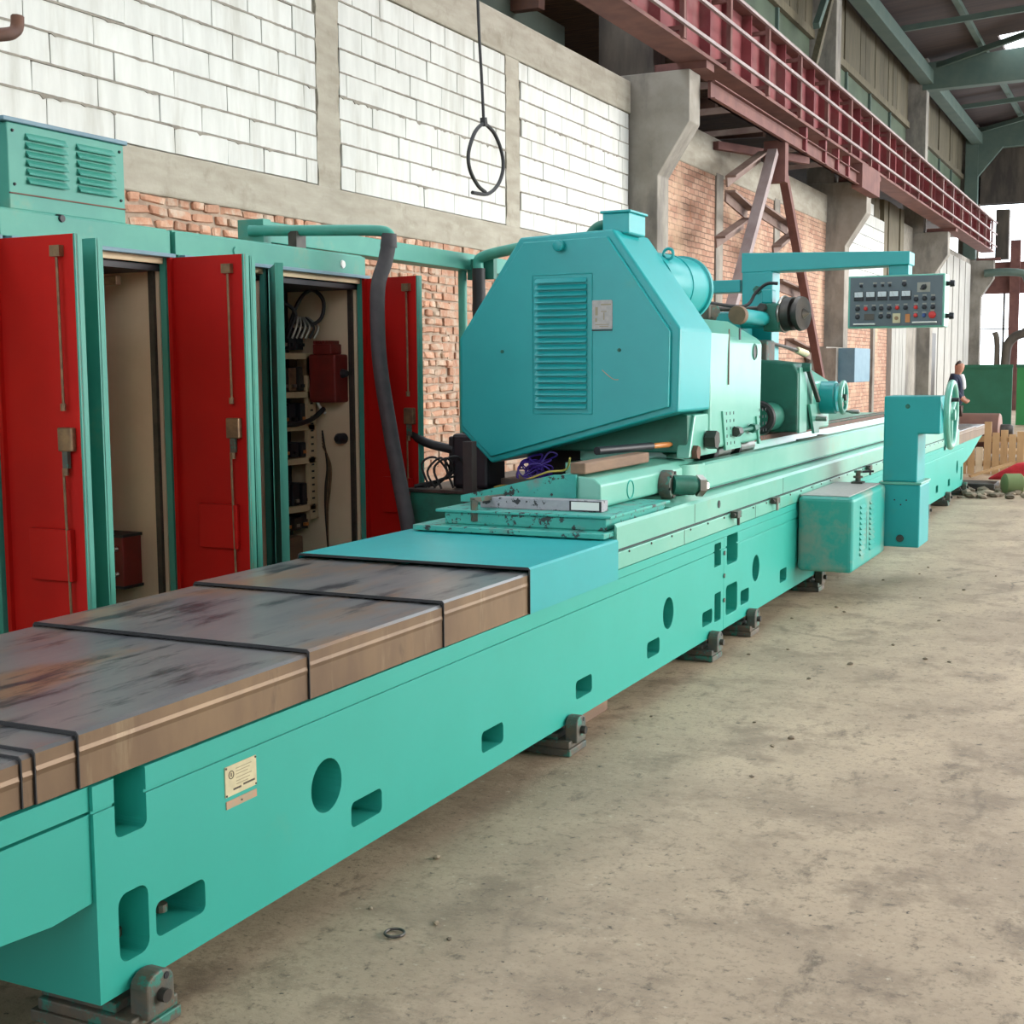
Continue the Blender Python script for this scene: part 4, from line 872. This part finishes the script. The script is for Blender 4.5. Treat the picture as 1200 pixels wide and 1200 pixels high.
for k in range(14):
    c0 = Vector((-3.22+random.uniform(-.05, .05), 6.98+random.uniform(-.03, .03), 1.04+random.uniform(-.03, .03)))
    B().tube([c0+Vector((.07*math.cos(a+k)*random.uniform(.6, 1.2), .03*math.sin(a*1.3+k), .06*math.sin(a)*random.uniform(.6, 1.2))) for a in (0, 1, 2, 3, 4, 5, 6)], .005, 5).obj('wire', 'purple_wire', pw)
B().box(-3.40, -3.05, 6.90, 7.15, .94, .975).obj('cable_tray', 'steel_dark', label='flat dark tray holding wires below the octagonal cover', category='tray')
# ================================================================ electrical cabinets along the wall
CF, CB = -4.5, -5.1
def cabinet(y0, y1, bays, label):
    t = thing('electrical_cabinet', (-4.8, (y0+y1)/2, 0), label, 'cabinet', 'electrical cabinets')
    B().box(CB, CF-.02, y0, y1, 2.285, 2.31).obj('roof', 'teal_cab', t, bevel=.004)
    B().box(CB-.01, CB, y0, y1, 0, 2.29).obj('back_panel', 'cream', t)
    B().box(CB, CF, y0, y1, 0, .12).obj('plinth', 'teal_cab', t)
    B().box(CB, CF-.02, y0, y0+.012, .12, 2.29).obj('side_panel', 'teal_cab', t)
    B().box(CB, CF-.02, y1-.012, y1, .12, 2.29).obj('side_panel', 'teal_cab', t)
    B().box(CF-.02, CF, y0, y1, 2.185, 2.30).obj('header', 'teal_cab', t, bevel=.003)
    B().box(CF-.03, CF+.035, y0+.03, y1, 2.165, 2.185).obj('drip_ledge', 'bluebox', t, bevel=.003)
    for (a, b) in bays:
        for y in (a, b-.035): B().box(CF-.035, CF, y, y+.035, .12, 2.185).obj('jamb', 'teal_cab', t)
        B().box(CF-.03, CF-.012, a, b, 2.135, 2.165).obj('lintel', 'beige', t)
        B().box(CB+.02, CF-.05, b-.026, b-.013, .13, 2.13).obj('inner_side_panel', 'cream', t)
        B().box(CF-.10, CF-.07, b-.05, b-.028, .13, 2.12).obj('frame_post', 'steel_dark', t)
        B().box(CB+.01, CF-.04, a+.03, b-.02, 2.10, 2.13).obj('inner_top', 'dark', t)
    return t
def red_door(t, hy, ang, w=.47, pocket=True):
    """a right-hand leaf, hinged at (CF, hy), opened; local u runs from the hinge to the free edge"""
    d = Vector((math.cos(ang), -math.sin(ang), 0)); n = Vector((-math.sin(ang), -math.cos(ang), 0))
    o = Vector((CF+.01, hy, 0))
    def P(u, z, h): return o+d*u+n*h+Vector((0, 0, z))
    def slab(u0, u1, z0, z1, h0, h1): return B().loft([P(u0, z0, h0), P(u1, z0, h0), P(u1, z0, h1), P(u0, z0, h1)], [P(u0, z1, h0), P(u1, z1, h0), P(u1, z1, h1), P(u0, z1, h1)])
    dr = slab(0, w, .14, 2.165, 0, .004).obj('red_door', 'red', t); dr['label'] = 'open cabinet door, red inside'
    slab(0, .022, .14, 2.165, .004, .026).obj('hinge_flange', 'red', dr)
    slab(w-.010, w, .14, 2.165, -.03, .010).obj('edge_flange', 'teal_cab', dr)
    slab(0, w, .14, 2.165, -.006, -.0005).obj('outer_skin', 'teal_cab', dr)
    if pocket:
        slab(.16, .40, .72, .94, .004, .034).obj('document_pocket', 'red', dr, bevel=.003)
    B().tube([P(.385, 2.07, .03), P(.39, 1.47, .03)], .006, 6).obj('latch_rod', 'brass', dr)
    B().tube([P(.375, 1.20, .03), P(.385, .60, .03), P(.385, .3, .03)], .006, 6).obj('latch_rod', 'brass', dr)
    slab(.345, .40, 2.075, 2.12, .004, .03).obj('rod_catch', 'brass', dr)
    slab(.35, .43, 1.27, 1.37, .004, .035).obj('lock_case', 'brass', dr, bevel=.006)
    slab(.37, .40, 1.20, 1.27, .012, .03).obj('lock_link', 'dirty_iron', dr)
    for z in (1.47, 1.20): B().lathe(P(.388, z, .03), P(.388, z-.03, .03), ((0, .012), (1, .012)), 6).obj('rod_nut', 'brass', dr)
    for z in (.5, 1.15, 1.95): B().cyl(P(-.008, z-.03, .0), P(-.008, z+.03, .0), .010, 8).obj('hinge', 'dark', dr)
def teal_door(t, hy, ang, w=.47):
    d = Vector((math.cos(ang), -math.sin(ang), 0)); n = Vector((-math.sin(ang), -math.cos(ang), 0)); o = Vector((CF+.01, hy, 0))
    def P(u, z, h): return o+d*u+n*h+Vector((0, 0, z))
    def slab(u0, u1, z0, z1, h0, h1): return B().loft([P(u0, z0, h0), P(u1, z0, h0), P(u1, z0, h1), P(u0, z0, h1)], [P(u0, z1, h0), P(u1, z1, h0), P(u1, z1, h1), P(u0, z1, h1)])
    dr = slab(0, w, .14, 2.165, 0, .004).obj('turquoise_door', 'teal_cab', t); dr['label'] = 'open cabinet door seen from its turquoise outside'
    slab(w-.012, w, .14, 2.165, -.03, .012).obj('edge_flange', 'teal_cab', dr)
    slab(0, w-.012, .14, 2.165, -.006, -.0005).obj('inner_skin', 'red', dr)
    slab(w-.06, w-.012, .14, 2.165, .004, .012).obj('edge_rib', 'teal_cab', dr)
H90 = math.radians(2)
c0 = cabinet(3.06, 4.28, ((3.1, 4.25),), 'leftmost electrical cabinet, cut by the picture edge, red door open')
red_door(c0, 4.26, H90)
c1 = cabinet(4.30, 5.40, ((4.42, 5.39),), 'electrical cabinet with the louvred ventilation box on its roof')
red_door(c1, 5.385, H90); teal_door(c1, 4.44, math.radians(0), .40)
B().box(CB+.02, CB+.05, 5.0, 5.05, .13, 2.1).obj('mounting_rail', 'dark', c1)
B().box(-4.98, -4.86, 5.16, 5.20, .2, 2.12).obj('mounting_rail', 'dark', c1)
B().box(-4.86, -4.68, 5.20, 5.235, 2.03, 2.075).obj('bracket_bar', 'brass', c1, bevel=.003)
tb_ = B().box(-4.93, -4.72, 5.22, 5.36, .50, .77).obj('terminal_board', 'redunit', c1, bevel=.004)
for x in (-4.90, -4.83, -4.76):
    for z in (.57, .70): B().lathe((x, 5.22, z), (x, 5.20, z), ((0, .014), (1, .008)), 8).obj('terminal_screw', 'steel', tb_)
B().box(-4.935, -4.715, 5.215, 5.365, .76, .775).obj('board_edge', 'dark', tb_)
B().box(-4.935, -4.715, 5.215, 5.365, .495, .51).obj('board_edge', 'dark', tb_)
for k in range(5): B().tube([(-4.9+.02*k, 5.24, .50), (-4.9+.02*k, 5.22, .42), (-4.87+.03*k, 5.22, .35), (-4.82+.03*k, 5.23, .30)], .008, 6).obj('cable', 'black', c1)
c2 = cabinet(5.44, 7.24, ((5.46, 6.22), (6.20, 7.23)), 'wide electrical cabinet with open bay of relays and a red unit')
red_door(c2, 7.215, math.radians(14), .46); teal_door(c2, 5.475, math.radians(0), .43); teal_door(c2, 6.22, math.radians(49), .44)
B().box(-4.98, -4.9, 6.06, 6.12, .13, 2.1).obj('mounting_rail', 'dark', c2)
for z in (.7, 1.1, 1.5, 1.9): B().box(-4.9, -4.86, 6.05, 6.13, z, z+.04).obj('rail_clip', 'white', c2)
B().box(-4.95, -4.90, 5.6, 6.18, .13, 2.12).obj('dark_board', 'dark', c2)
B().lathe((-4.55, 5.362, 2.235), (-4.55, 5.37, 2.235), ((0, .01), (1, .01)), 8).obj('plug', 'teal_dark', c2)
for y, m in ((5.93, 'teal_cab'), (6.98, 'white')): B().lathe((CF, y, 2.24), (CF+.008, y, 2.24), ((0, .026), (1, .022)), 16).obj('blanking_plug', m, c2)
# rack in the right bay
for i, z in enumerate((1.69, 1.45, 1.245, 1.035, .735)):
    B().box(-5.06, -4.83, 6.30, 7.13, z-.018, z+.018).obj('rack_shelf', 'beige', c2)
ra = B().box(-4.86, -4.83, 7.06, 7.15, .66, 1.69).obj('rack_upright', 'beige', c2)
for k in range(22): B().box(-4.8295, -4.8285, 7.085, 7.115, .70+.043*k, .712+.043*k).obj('slot', 'dark', ra)
B().box(-5.08, -5.05, 6.26, 7.18, .13, 2.12).obj('back_board', 'dark', c2)
relays = (('dark', 1.73, .16), ('steel_dark', 1.475, .17), ('dark', 1.27, .13), ('redunit', 1.06, .11), ('dark', .755, .18), ('steel_dark', .60, .11))
for m, z, h in relays:
    for k in range(8):
        y = 6.36+.093*k
        r = B().box(-5.02, -4.86+random.uniform(-.02, .01), y, y+.075, z, z+h*random.uniform(.7, 1)).obj('relay', random.choice((m, 'dark', 'dark', 'brass' if h > .15 else m)), c2, bevel=.004)
        B().box(-4.87, -4.848, y+.02, y+.055, z+.02, z+.04).obj('relay_terminal', random.choice(('steel', 'dark', 'amber')), r)
B().box(-5.02, -4.86, 6.40, 7.02, .25, .56).obj('transformer', 'wood_brown', c2, bevel=.01)
ru = B().box(-4.82, -4.62, 7.06, 7.21, 1.40, 1.70).obj('red_unit', 'redunit', c2, bevel=.012); ru['label'] = 'dark red switch unit'
B().box(-4.80, -4.66, 7.08, 7.20, 1.70, 1.765).obj('unit_top', 'redunit', ru, bevel=.008)
for k in range(4): B().box(-4.79+.032*k, -4.772+.032*k, 7.075, 7.195, 1.765, 1.785).obj('top_rib', 'redunit', ru)
B().box(-4.90, -4.83, 7.05, 7.19, 1.57, 1.68).obj('side_plate', 'brass', ru)
B().lathe((-4.62, 7.14, 1.58), (-4.585, 7.14, 1.58), ((0, .03), (1, .02)), 10).obj('shaft_end', 'dark', ru)
for r_, pts in ((.012, [(-4.90, 6.95, 1.82), (-4.86, 7.02, 2.02), (-4.80, 7.08, 2.10), (-4.74, 7.12, 2.04), (-4.74, 7.1, 1.93), (-4.80, 7.05, 1.88), (-4.86, 6.98, 1.9)]), (.012, [(-4.92, 6.6, 1.95), (-4.88, 6.8, 2.02), (-4.85, 6.95, 1.98), (-4.84, 6.98, 1.88)]),
                (.016, [(-4.95, 6.5, 1.30), (-4.82, 6.8, 1.27), (-4.78, 7.0, 1.29), (-4.75, 7.12, 1.36)]), (.010, [(-4.78, 7.10, 1.58), (-4.80, 7.10, 1.48), (-4.78, 7.11, 1.38), (-4.74, 7.12, 1.33)])):
    B().tube(pts, r_, 8).obj('cable', 'white' if r_ == .010 else 'black', c2, smooth=60)
for k in range(7): B().tube([(-4.86+.012*k, 6.9+.03*k, 1.80), (-4.84+.012*k, 6.92+.03*k, 1.87), (-4.83, 6.95+.02*k, 1.93)], .009, 6).obj('lead', random.choice(('black', 'steel', 'black')), c2)
for k in range(6): B().tube([(-4.80, 7.17, 1.22-.02*k), (-4.77+.006*k, 7.17, 1.0), (-4.78+.008*k, 7.16, .86), (-4.79+.004*k, 7.17, .70), (-4.78, 7.18, .45)], .005, 5).obj('lead', random.choice(('black', 'ink', 'brass')), c2)
B().lathe((-4.66, 7.2, 1.17), (-4.66, 7.12, 1.17), ((0, .035), (.7, .035), (1, .02)), 12).obj('bushing', 'dark', c2, smooth=40)

# louvred box on the cabinet roof
vb = thing('ventilation_box', (-4.75, 4.8, 2.31), 'turquoise louvred ventilation box standing on the cabinet roof', 'ventilation box')
B().box(-5.05, -4.55, 4.41, 5.14, 2.312, 2.685).obj('case', 'teal_cab', vb, bevel=.005)
B().box(-5.07, -4.535, 4.38, 5.155, 2.685, 2.705).obj('lid', 'bluebox', vb, bevel=.004)
B().box(-4.552, -4.545, 4.41, 5.14, 2.378, 2.384).obj('seam', 'rust', vb)
vl = B().prism([(0, 0), (.020, -.026), (.018, -.031), (-.004, -.010)], 'Y', -.12, .12).mesh('louvre', Vector((0, 0, 0)), 'teal_cab')
for y in (4.635, 4.945):
    for k in range(6): inst(vl, 'louvre', vb, (-4.55, y, 2.650-.038*k))
for y in (4.44, 5.11):
    for z in (2.42, 2.65): B().lathe((-4.55, y, z), (-4.542, y, z), ((0, .008), (1, .005)), 8).obj('screw', 'dark', vb)
B().lathe((-4.52, 4.66, 2.29), (-4.49, 4.66, 2.29), ((0, .022), (1, .016)), 10).obj('lifting_plug', 'dark', c1)

# cable trunking, conduits and hoses
td = thing('cable_trunking', (-4.98, 8.3, 2.31), 'turquoise horizontal cable trunking leaving the cabinet roof', 'trunking')
B().box(-5.06, -4.90, 6.75, 10.6, 2.375, 2.50).obj('duct', 'teal_cab', td, bevel=.005)
B().box(-5.08, -4.89, 6.72, 6.80, 2.312, 2.51).obj('end_box', 'teal_cab', td, bevel=.004)
for y in (6.9, 7.25): B().box(-5.04, -4.92, y, y+.06, 2.311, 2.375).obj('foot', 'steel_dark', td)
B().cyl((-4.98, 9.45, 0), (-4.98, 9.45, 2.376), .035, 12).obj('support_post', 'teal_cab', td, smooth=40)
c_ = thing('conduit', (-4.5, 7.1, 2.31), 'teal pipe on the cabinet roof ending in a drooping grey hose', 'conduit')
B().tube([(-4.98, 6.70, 2.44), (-4.6, 6.84, 2.435), (-4.27, 6.97, 2.43), (-4.185, 7.0, 2.41), (-4.18, 7.0, 2.36)], .033, 12).obj('pipe', 'teal_cab', c_, smooth=60)
B().box(-4.74, -4.68, 6.76, 6.86, 2.312, 2.43).obj('pipe_clip', 'steel_dark', c_)
B().tube([(-4.18, 7.0, 2.37), (-4.20, 6.98, 2.24), (-4.22, 6.93, 2.10), (-4.21, 6.9, 1.85), (-4.17, 6.86, 1.6), (-4.10, 6.84, 1.25), (-4.03, 6.82, .95), (-3.97, 6.80, .72), (-3.91, 6.78, .45)], .046, 12).obj('hose', 'hose', c_, smooth=60)
B().lathe((-4.18, 7.0, 2.41), (-4.185, 7.0, 2.33), ((0, .045), (1, .052)), 14).obj('ferrule', 'hose', c_, smooth=40)
c_ = thing('conduit', (-4.6, 9.4, 2.3), 'second teal pipe elbow with a straight black hose behind the octagonal cover', 'conduit')
B().tube([(-4.0, 9.0, 2.515), (-4.45, 9.25, 2.50), (-4.72, 9.36, 2.475), (-4.80, 9.38, 2.44), (-4.80, 9.38, 2.36)], .042, 12).obj('pipe', 'teal_cab', c_, smooth=60)
B().tube([(-4.80, 9.38, 2.38), (-4.80, 9.38, 1.9), (-4.78, 9.34, 1.2), (-4.76, 9.3, .3)], .052, 12).obj('hose', 'black', c_, smooth=60)
B().box(-4.93, -4.70, 9.44, 9.50, 2.30, 2.46).obj('pipe_bracket', 'teal_dark', c_)
# the dark vertical square tube that drops behind the saddle
B().box(-3.50, -3.44, 6.62, 6.68, 0, 1.20).obj('support_tube', 'pipe_brown', label='dark brown upright square tube behind the saddle plates', category='tube', bevel=.004)

# hanging cable with a loop
lp = thing('hanging_cable', (-5.13, 10.161, 3.080), 'black cable hanging down and ending in a round loop before the white blocks', 'cable')
B().tube([(-5.13, 9.984, 6.237), (-5.13, 10.053, 4.589), (-5.13, 10.112, 3.968), (-5.13, 10.142, 3.632)], .013, 8).obj('drop', 'black', lp)
B().tube([(-5.13, 10.142, 3.632), (-5.13, 9.984, 3.534), (-5.13, 9.865, 3.356), (-5.13, 9.885, 3.218), (-5.13, 10.023, 3.109), (-5.13, 10.161, 3.070)], .016, 8).obj('loop_half', 'black', lp)
B().tube([(-5.13, 10.151, 3.632), (-5.13, 10.339, 3.573), (-5.13, 10.477, 3.435), (-5.13, 10.497, 3.297), (-5.13, 10.398, 3.159), (-5.13, 10.201, 3.060), (-5.13, 9.925, 3.040)], .016, 8).obj('loop_half', 'black', lp)
B().lathe((-5.13, 10.137, 3.672), (-5.13, 10.147, 3.603), ((0, .03), (1, .035)), 8).obj('knot', 'black', lp)
B().tube([(-6.3, 5.05, 3.62), (-5.75, 5.25, 3.36), (-5.62, 5.42, 3.38), (-5.6, 5.52, 3.42), (-5.6, 5.54, 3.50)], .035, 8).obj('rusty_hook', 'rust', smooth=60, label='bent rusty pipe hook at the upper left picture edge', category='hook')
B().tube([(-6.3, 17.35, 3.5), (-6.1, 17.55, 3.5)], .02, 6).obj('wall_stub', 'rust', label='short iron stub sticking out of the brick wall', category='stub')

# ================================================================ far things
bb = thing('wall_box', (-5.6, 26.9, 1.28), 'blue-grey metal box mounted on the far concrete column base', 'box')
B().box(-5.92, -5.36, 26.5, 28.02, 1.30, 1.97).obj('case', 'bluebox', bb, bevel=.01)
B().box(-6.2, -5.68, 26.3, 26.5, 1.28, 1.97).obj('side_sheet', 'conc', bb)
B().box(-6.35, -5.92, 26.5, 28.0, 1.26, 2.0).obj('mount', 'conc', bb)
gs = thing('green_screen', (-4.3, 39, 0), 'dark green sheet-metal partition at the far end', 'partition')
B().box(-5.0, -3.62, 38.9, 39.0, 0.0, 1.62).obj('sheet', 'green_sheet', gs); B().box(-5.0, -3.6, 38.86, 38.9, 1.56, 1.64).obj('top_rail', 'green_sheet', gs)
gs = thing('green_screen', (-2.6, 39, 0), 'brighter green sheet-metal partition at the right picture edge', 'partition')
B().box(-3.50, -1.6, 38.9, 39.0, 0.0, 1.62).obj('sheet', 'green_sheet2', gs); B().box(-3.52, -1.6, 38.86, 38.9, 1.56, 1.64).obj('top_rail', 'green_sheet', gs)
tr = thing('bent_pipe', (-4.7, 50.5, 0), 'dark bent pipe standing before the far windows', 'pipe')
B().tube([(-4.95, 50.6, 0), (-4.95, 50.6, 1.9), (-4.8, 50.6, 2.5), (-4.3, 50.6, 2.75), (-3.2, 50.6, 2.75)], .16, 10).obj('tube', 'conc_dark', tr, smooth=60)
B().tube([(-5.25, 50.6, 0), (-5.25, 50.6, 2.3), (-5.35, 50.6, 2.8)], .10, 8).obj('stub', 'conc_dark', tr, smooth=60)
rl = thing('mill_roll', (-3.1, 26.2, 0), 'big rusty brown roll lying across wooden supports at the far end', 'roll')
B().lathe((-3.75, 26.3, .40), (-2.62, 26.3, .40), ((0, .30), (.02, .33), (.98, .33), (1, .30)), 28).obj('barrel', 'roll_brown', rl, smooth=40)
B().lathe((-2.62, 26.3, .40), (-2.40, 26.3, .40), ((0, .13), (.7, .13), (1, .10)), 18).obj('neck', 'steel_dark', rl, smooth=40)
B().lathe((-3.75, 26.3, .40), (-4.0, 26.3, .40), ((0, .13), (1, .12)), 18).obj('neck', 'steel_dark', rl, smooth=40)
for x in (-3.6, -2.75): B().prism([(25.95, 0), (26.65, 0), (26.65, .2), (26.45, .14), (26.3, .075), (26.15, .14), (25.95, .2)], 'X', x-.06, x+.06).obj('cradle', 'wood_brown', rl)
cr = thing('wooden_crate', (-2.35, 20.9, 0), 'pale wooden crate of upright boards beyond the bed end', 'crate')
for k, (h, m) in enumerate(((.42, 'wood'), (.44, 'wood'), (.40, 'cream'), (.78, 'wood'), (.62, 'wood'), (.66, 'wood'), (.60, 'wood'), (.64, 'wood'))):
    B().box(-2.66+.115*k, -2.66+.115*k+.10, 20.95+.01*(k % 3), 20.98+.01*(k % 3), 0, h).obj('board', m, cr, bevel=.003)
for z in (.12, .48): B().box(-2.66, -1.76, 20.99, 21.03, z, z+.08).obj('batten', 'wood', cr)
cr = thing('concrete_slab_stack', (-1.9, 24, 0), 'stack of pale beams lying beyond the wooden crate', 'beams')
for k in range(4): B().box(-2.45, -1.35, 22.6+.9*k, 23.3+.9*k, 0, .16+.05*k).obj('beam', 'wood' if k % 2 else 'conc', cr, bevel=.01)
pk = thing('loose_plank', (-2.1, 20.2, 0), 'pale loose plank leaning on the floor before the crate', 'plank')
B().bar((-2.40, 20.1, .03), (-1.85, 20.35, .22), .10, .03).obj('board', 'wood', pk)
pk = thing('loose_plank', (-1.55, 22, 0), 'pale plank leaning steeply at the right picture edge', 'plank')
B().bar((-1.52, 21.9, .30), (-1.66, 22.0, .95), .10, .03).obj('board', 'wood', pk)
cl = B().prism([(-1.98, .0), (-1.3, .0), (-1.25, .14), (-1.45, .24), (-1.62, .21), (-1.82, .10)], 'Y', 18.2, 18.5).obj('red_cloth', 'redcloth', label='crumpled bright red cloth on the rubble at the right edge', category='cloth', bevel=.05, seg=3)
cl.location.z += .14
B().lathe((-1.72, 17.75, .13), (-1.50, 17.85, .13), ((0, .10), (.1, .13), (.9, .13), (1, .10)), 16).obj('canvas_bundle', 'olive', smooth=40, label='olive green canvas bundle below the red cloth', category='bundle')
sl = B().box(-2.5, -1.85, 18.0, 18.6, .03, .10).obj('steel_slab', 'steel_dark', label='dark flat slab lying on the floor beside the bed tip', category='slab', bevel=.01)
RB = []
for _ in range(5):
    b = B(); bmesh.ops.create_icosphere(b.bm, subdivisions=1, radius=1)
    for v in b.bm.verts: v.co *= random.uniform(.65, 1.1)
    RB.append(b.mesh('rubble_stone', Vector((0, 0, 0)), 'rubble'))
for k in range(60):
    s = random.uniform(.025, .085); x = random.uniform(-2.25, -1.15); y = 17.0+random.uniform(0, 1.9)
    o = inst(random.choice(RB), 'rubble_stone', None, (x, y, s*.45), (s*1.3, s*1.3, s*.7), (0, 0, random.uniform(0, 6)))
    tag(o, 'small grey stone in the rubble heap beyond the bed end', 'stone', 'rubble stones beyond the bed')
for k in range(26):
    s = random.uniform(.006, .016); x = random.choice((random.uniform(-2.1, -.9),)); y = random.uniform(3, 11)
    o = inst(random.choice(RB), 'floor_crumb', None, (x, y, s*.4), (s*1.4, s*1.2, s*.7), (0, 0, random.uniform(0, 6)))
    tag(o, 'tiny loose crumb of debris on the concrete floor', 'debris', 'loose crumbs on the floor')
B().torus((-1.9, 3.15, .006), (0, 0, 1), .028, .004, 20, 6).obj('washer_ring', 'steel_dark', label='small dark ring lying on the floor near the name plate', category='ring')

# person standing far behind the bed
pe = thing('person', (-3.3, 25, 0), 'person in a dark navy jacket standing far behind the bed', 'person')
def skin(name, verts, edges, m, parent, sub=2):
    me = D.meshes.new(name); me.from_pydata([Vector(v[:3])-WORLD[parent] for v in verts], edges, [])
    o = D.objects.new(name, me); COL.objects.link(o); o.parent = parent; WORLD[o] = WORLD[parent]
    sm = o.modifiers.new('s', 'SKIN'); sm.use_smooth_shade = True
    for i, v in enumerate(verts):
        sv = me.skin_vertices[0].data[i]; sv.radius = (v[3], v[4] if len(v) > 4 else v[3]); sv.use_root = (i == 0)
    ss = o.modifiers.new('d', 'SUBSURF'); ss.levels = sub; ss.render_levels = sub
    bpy.context.view_layer.update()
    nm = D.meshes.new_from_object(o.evaluated_get(bpy.context.evaluated_depsgraph_get()))
    o.modifiers.clear(); o.data = nm; nm.materials.clear(); nm.materials.append(M[m])
    for p in nm.polygons: p.use_smooth = True
    return o
X, Y = -3.3, 25.0
body = skin('body', [(X, Y, .92, .13, .11), (X+.01, Y, 1.12, .13, .10), (X+.04, Y, 1.33, .15, .11), (X+.05, Y, 1.44, .07), (X+.06, Y, 1.48, .055), (X+.08, Y, 1.54, .085), (X+.09, Y, 1.61, .095), (X+.085, Y, 1.66, .08),
                     (X+.02, Y-.17, 1.40, .06), (X+.06, Y-.21, 1.14, .048), (X+.20, Y-.19, 1.0, .036), (X+.27, Y-.18, .96, .035),
                     (X+.02, Y+.17, 1.40, .06), (X+.05, Y+.22, 1.14, .048), (X+.17, Y+.20, 1.0, .036), (X+.25, Y+.18, .97, .035),
                     (X, Y-.09, .84, .095), (X+.02, Y-.10, .48, .07), (X-.02, Y-.10, .09, .05), (X+.10, Y-.11, .045, .04), (X, Y+.09, .84, .095), (X+.03, Y+.10, .48, .07), (X+.01, Y+.10, .09, .05), (X+.13, Y+.11, .045, .04)],
            [(0, 1), (1, 2), (2, 3), (3, 4), (4, 5), (5, 6), (6, 7), (2, 8), (8, 9), (9, 10), (10, 11), (2, 12), (12, 13), (13, 14), (14, 15), (0, 16), (16, 17), (17, 18), (18, 19), (0, 20), (20, 21), (21, 22), (22, 23)], 'skin', pe)
skin('jacket', [(X, Y, .86, .185, .17), (X, Y, 1.1, .185, .16), (X+.02, Y, 1.33, .195, .15), (X+.05, Y, 1.46, .11), (X+.01, Y-.18, 1.39, .082), (X+.05, Y-.22, 1.15, .068), (X+.16, Y-.20, 1.03, .052), (X+.01, Y+.18, 1.39, .082), (X+.04, Y+.23, 1.15, .068), (X+.14, Y+.21, 1.03, .052)],
     [(0, 1), (1, 2), (2, 3), (2, 4), (4, 5), (5, 6), (2, 7), (7, 8), (8, 9)], 'navy', pe)
skin('shirt', [(X+.10, Y-.03, 1.46, .07), (X+.15, Y-.05, 1.34, .06), (X+.17, Y-.05, 1.18, .05)], [(0, 1), (1, 2)], 'shirt', pe)
skin('trousers', [(X, Y, .90, .15, .13), (X, Y-.09, .82, .11), (X+.02, Y-.10, .48, .085), (X-.02, Y-.10, .12, .07), (X, Y+.09, .82, .11), (X+.03, Y+.10, .48, .085), (X+.01, Y+.10, .12, .07)], [(0, 1), (1, 2), (2, 3), (0, 4), (4, 5), (5, 6)], 'trouser', pe)
skin('hair', [(X+.055, Y, 1.62, .10), (X+.075, Y, 1.68, .095), (X+.02, Y, 1.57, .075)], [(0, 1), (1, 2)], 'hair', pe)

for k, (dx, dy) in enumerate(((0, 0), (.06, -.03), (-.05, .02), (.1, .04))):
    cable([(-3.86+dx, 6.95+dy, .9), (-3.90+dx, 6.93+dy, 1.0+.02*k), (-3.83+dx, 6.97+dy, 1.08), (-3.80+dx*.5, 7.02+dy, .98), (-3.93-dx, 6.96+dy, .905)], .007, 'black',
          ('thin black wire loop at the tank lid corner', 'thin black wire loop touching the pump motor', 'thin black wire loop nearest the red cabinet door', 'thin black wire loop in front of the pump motor')[k])
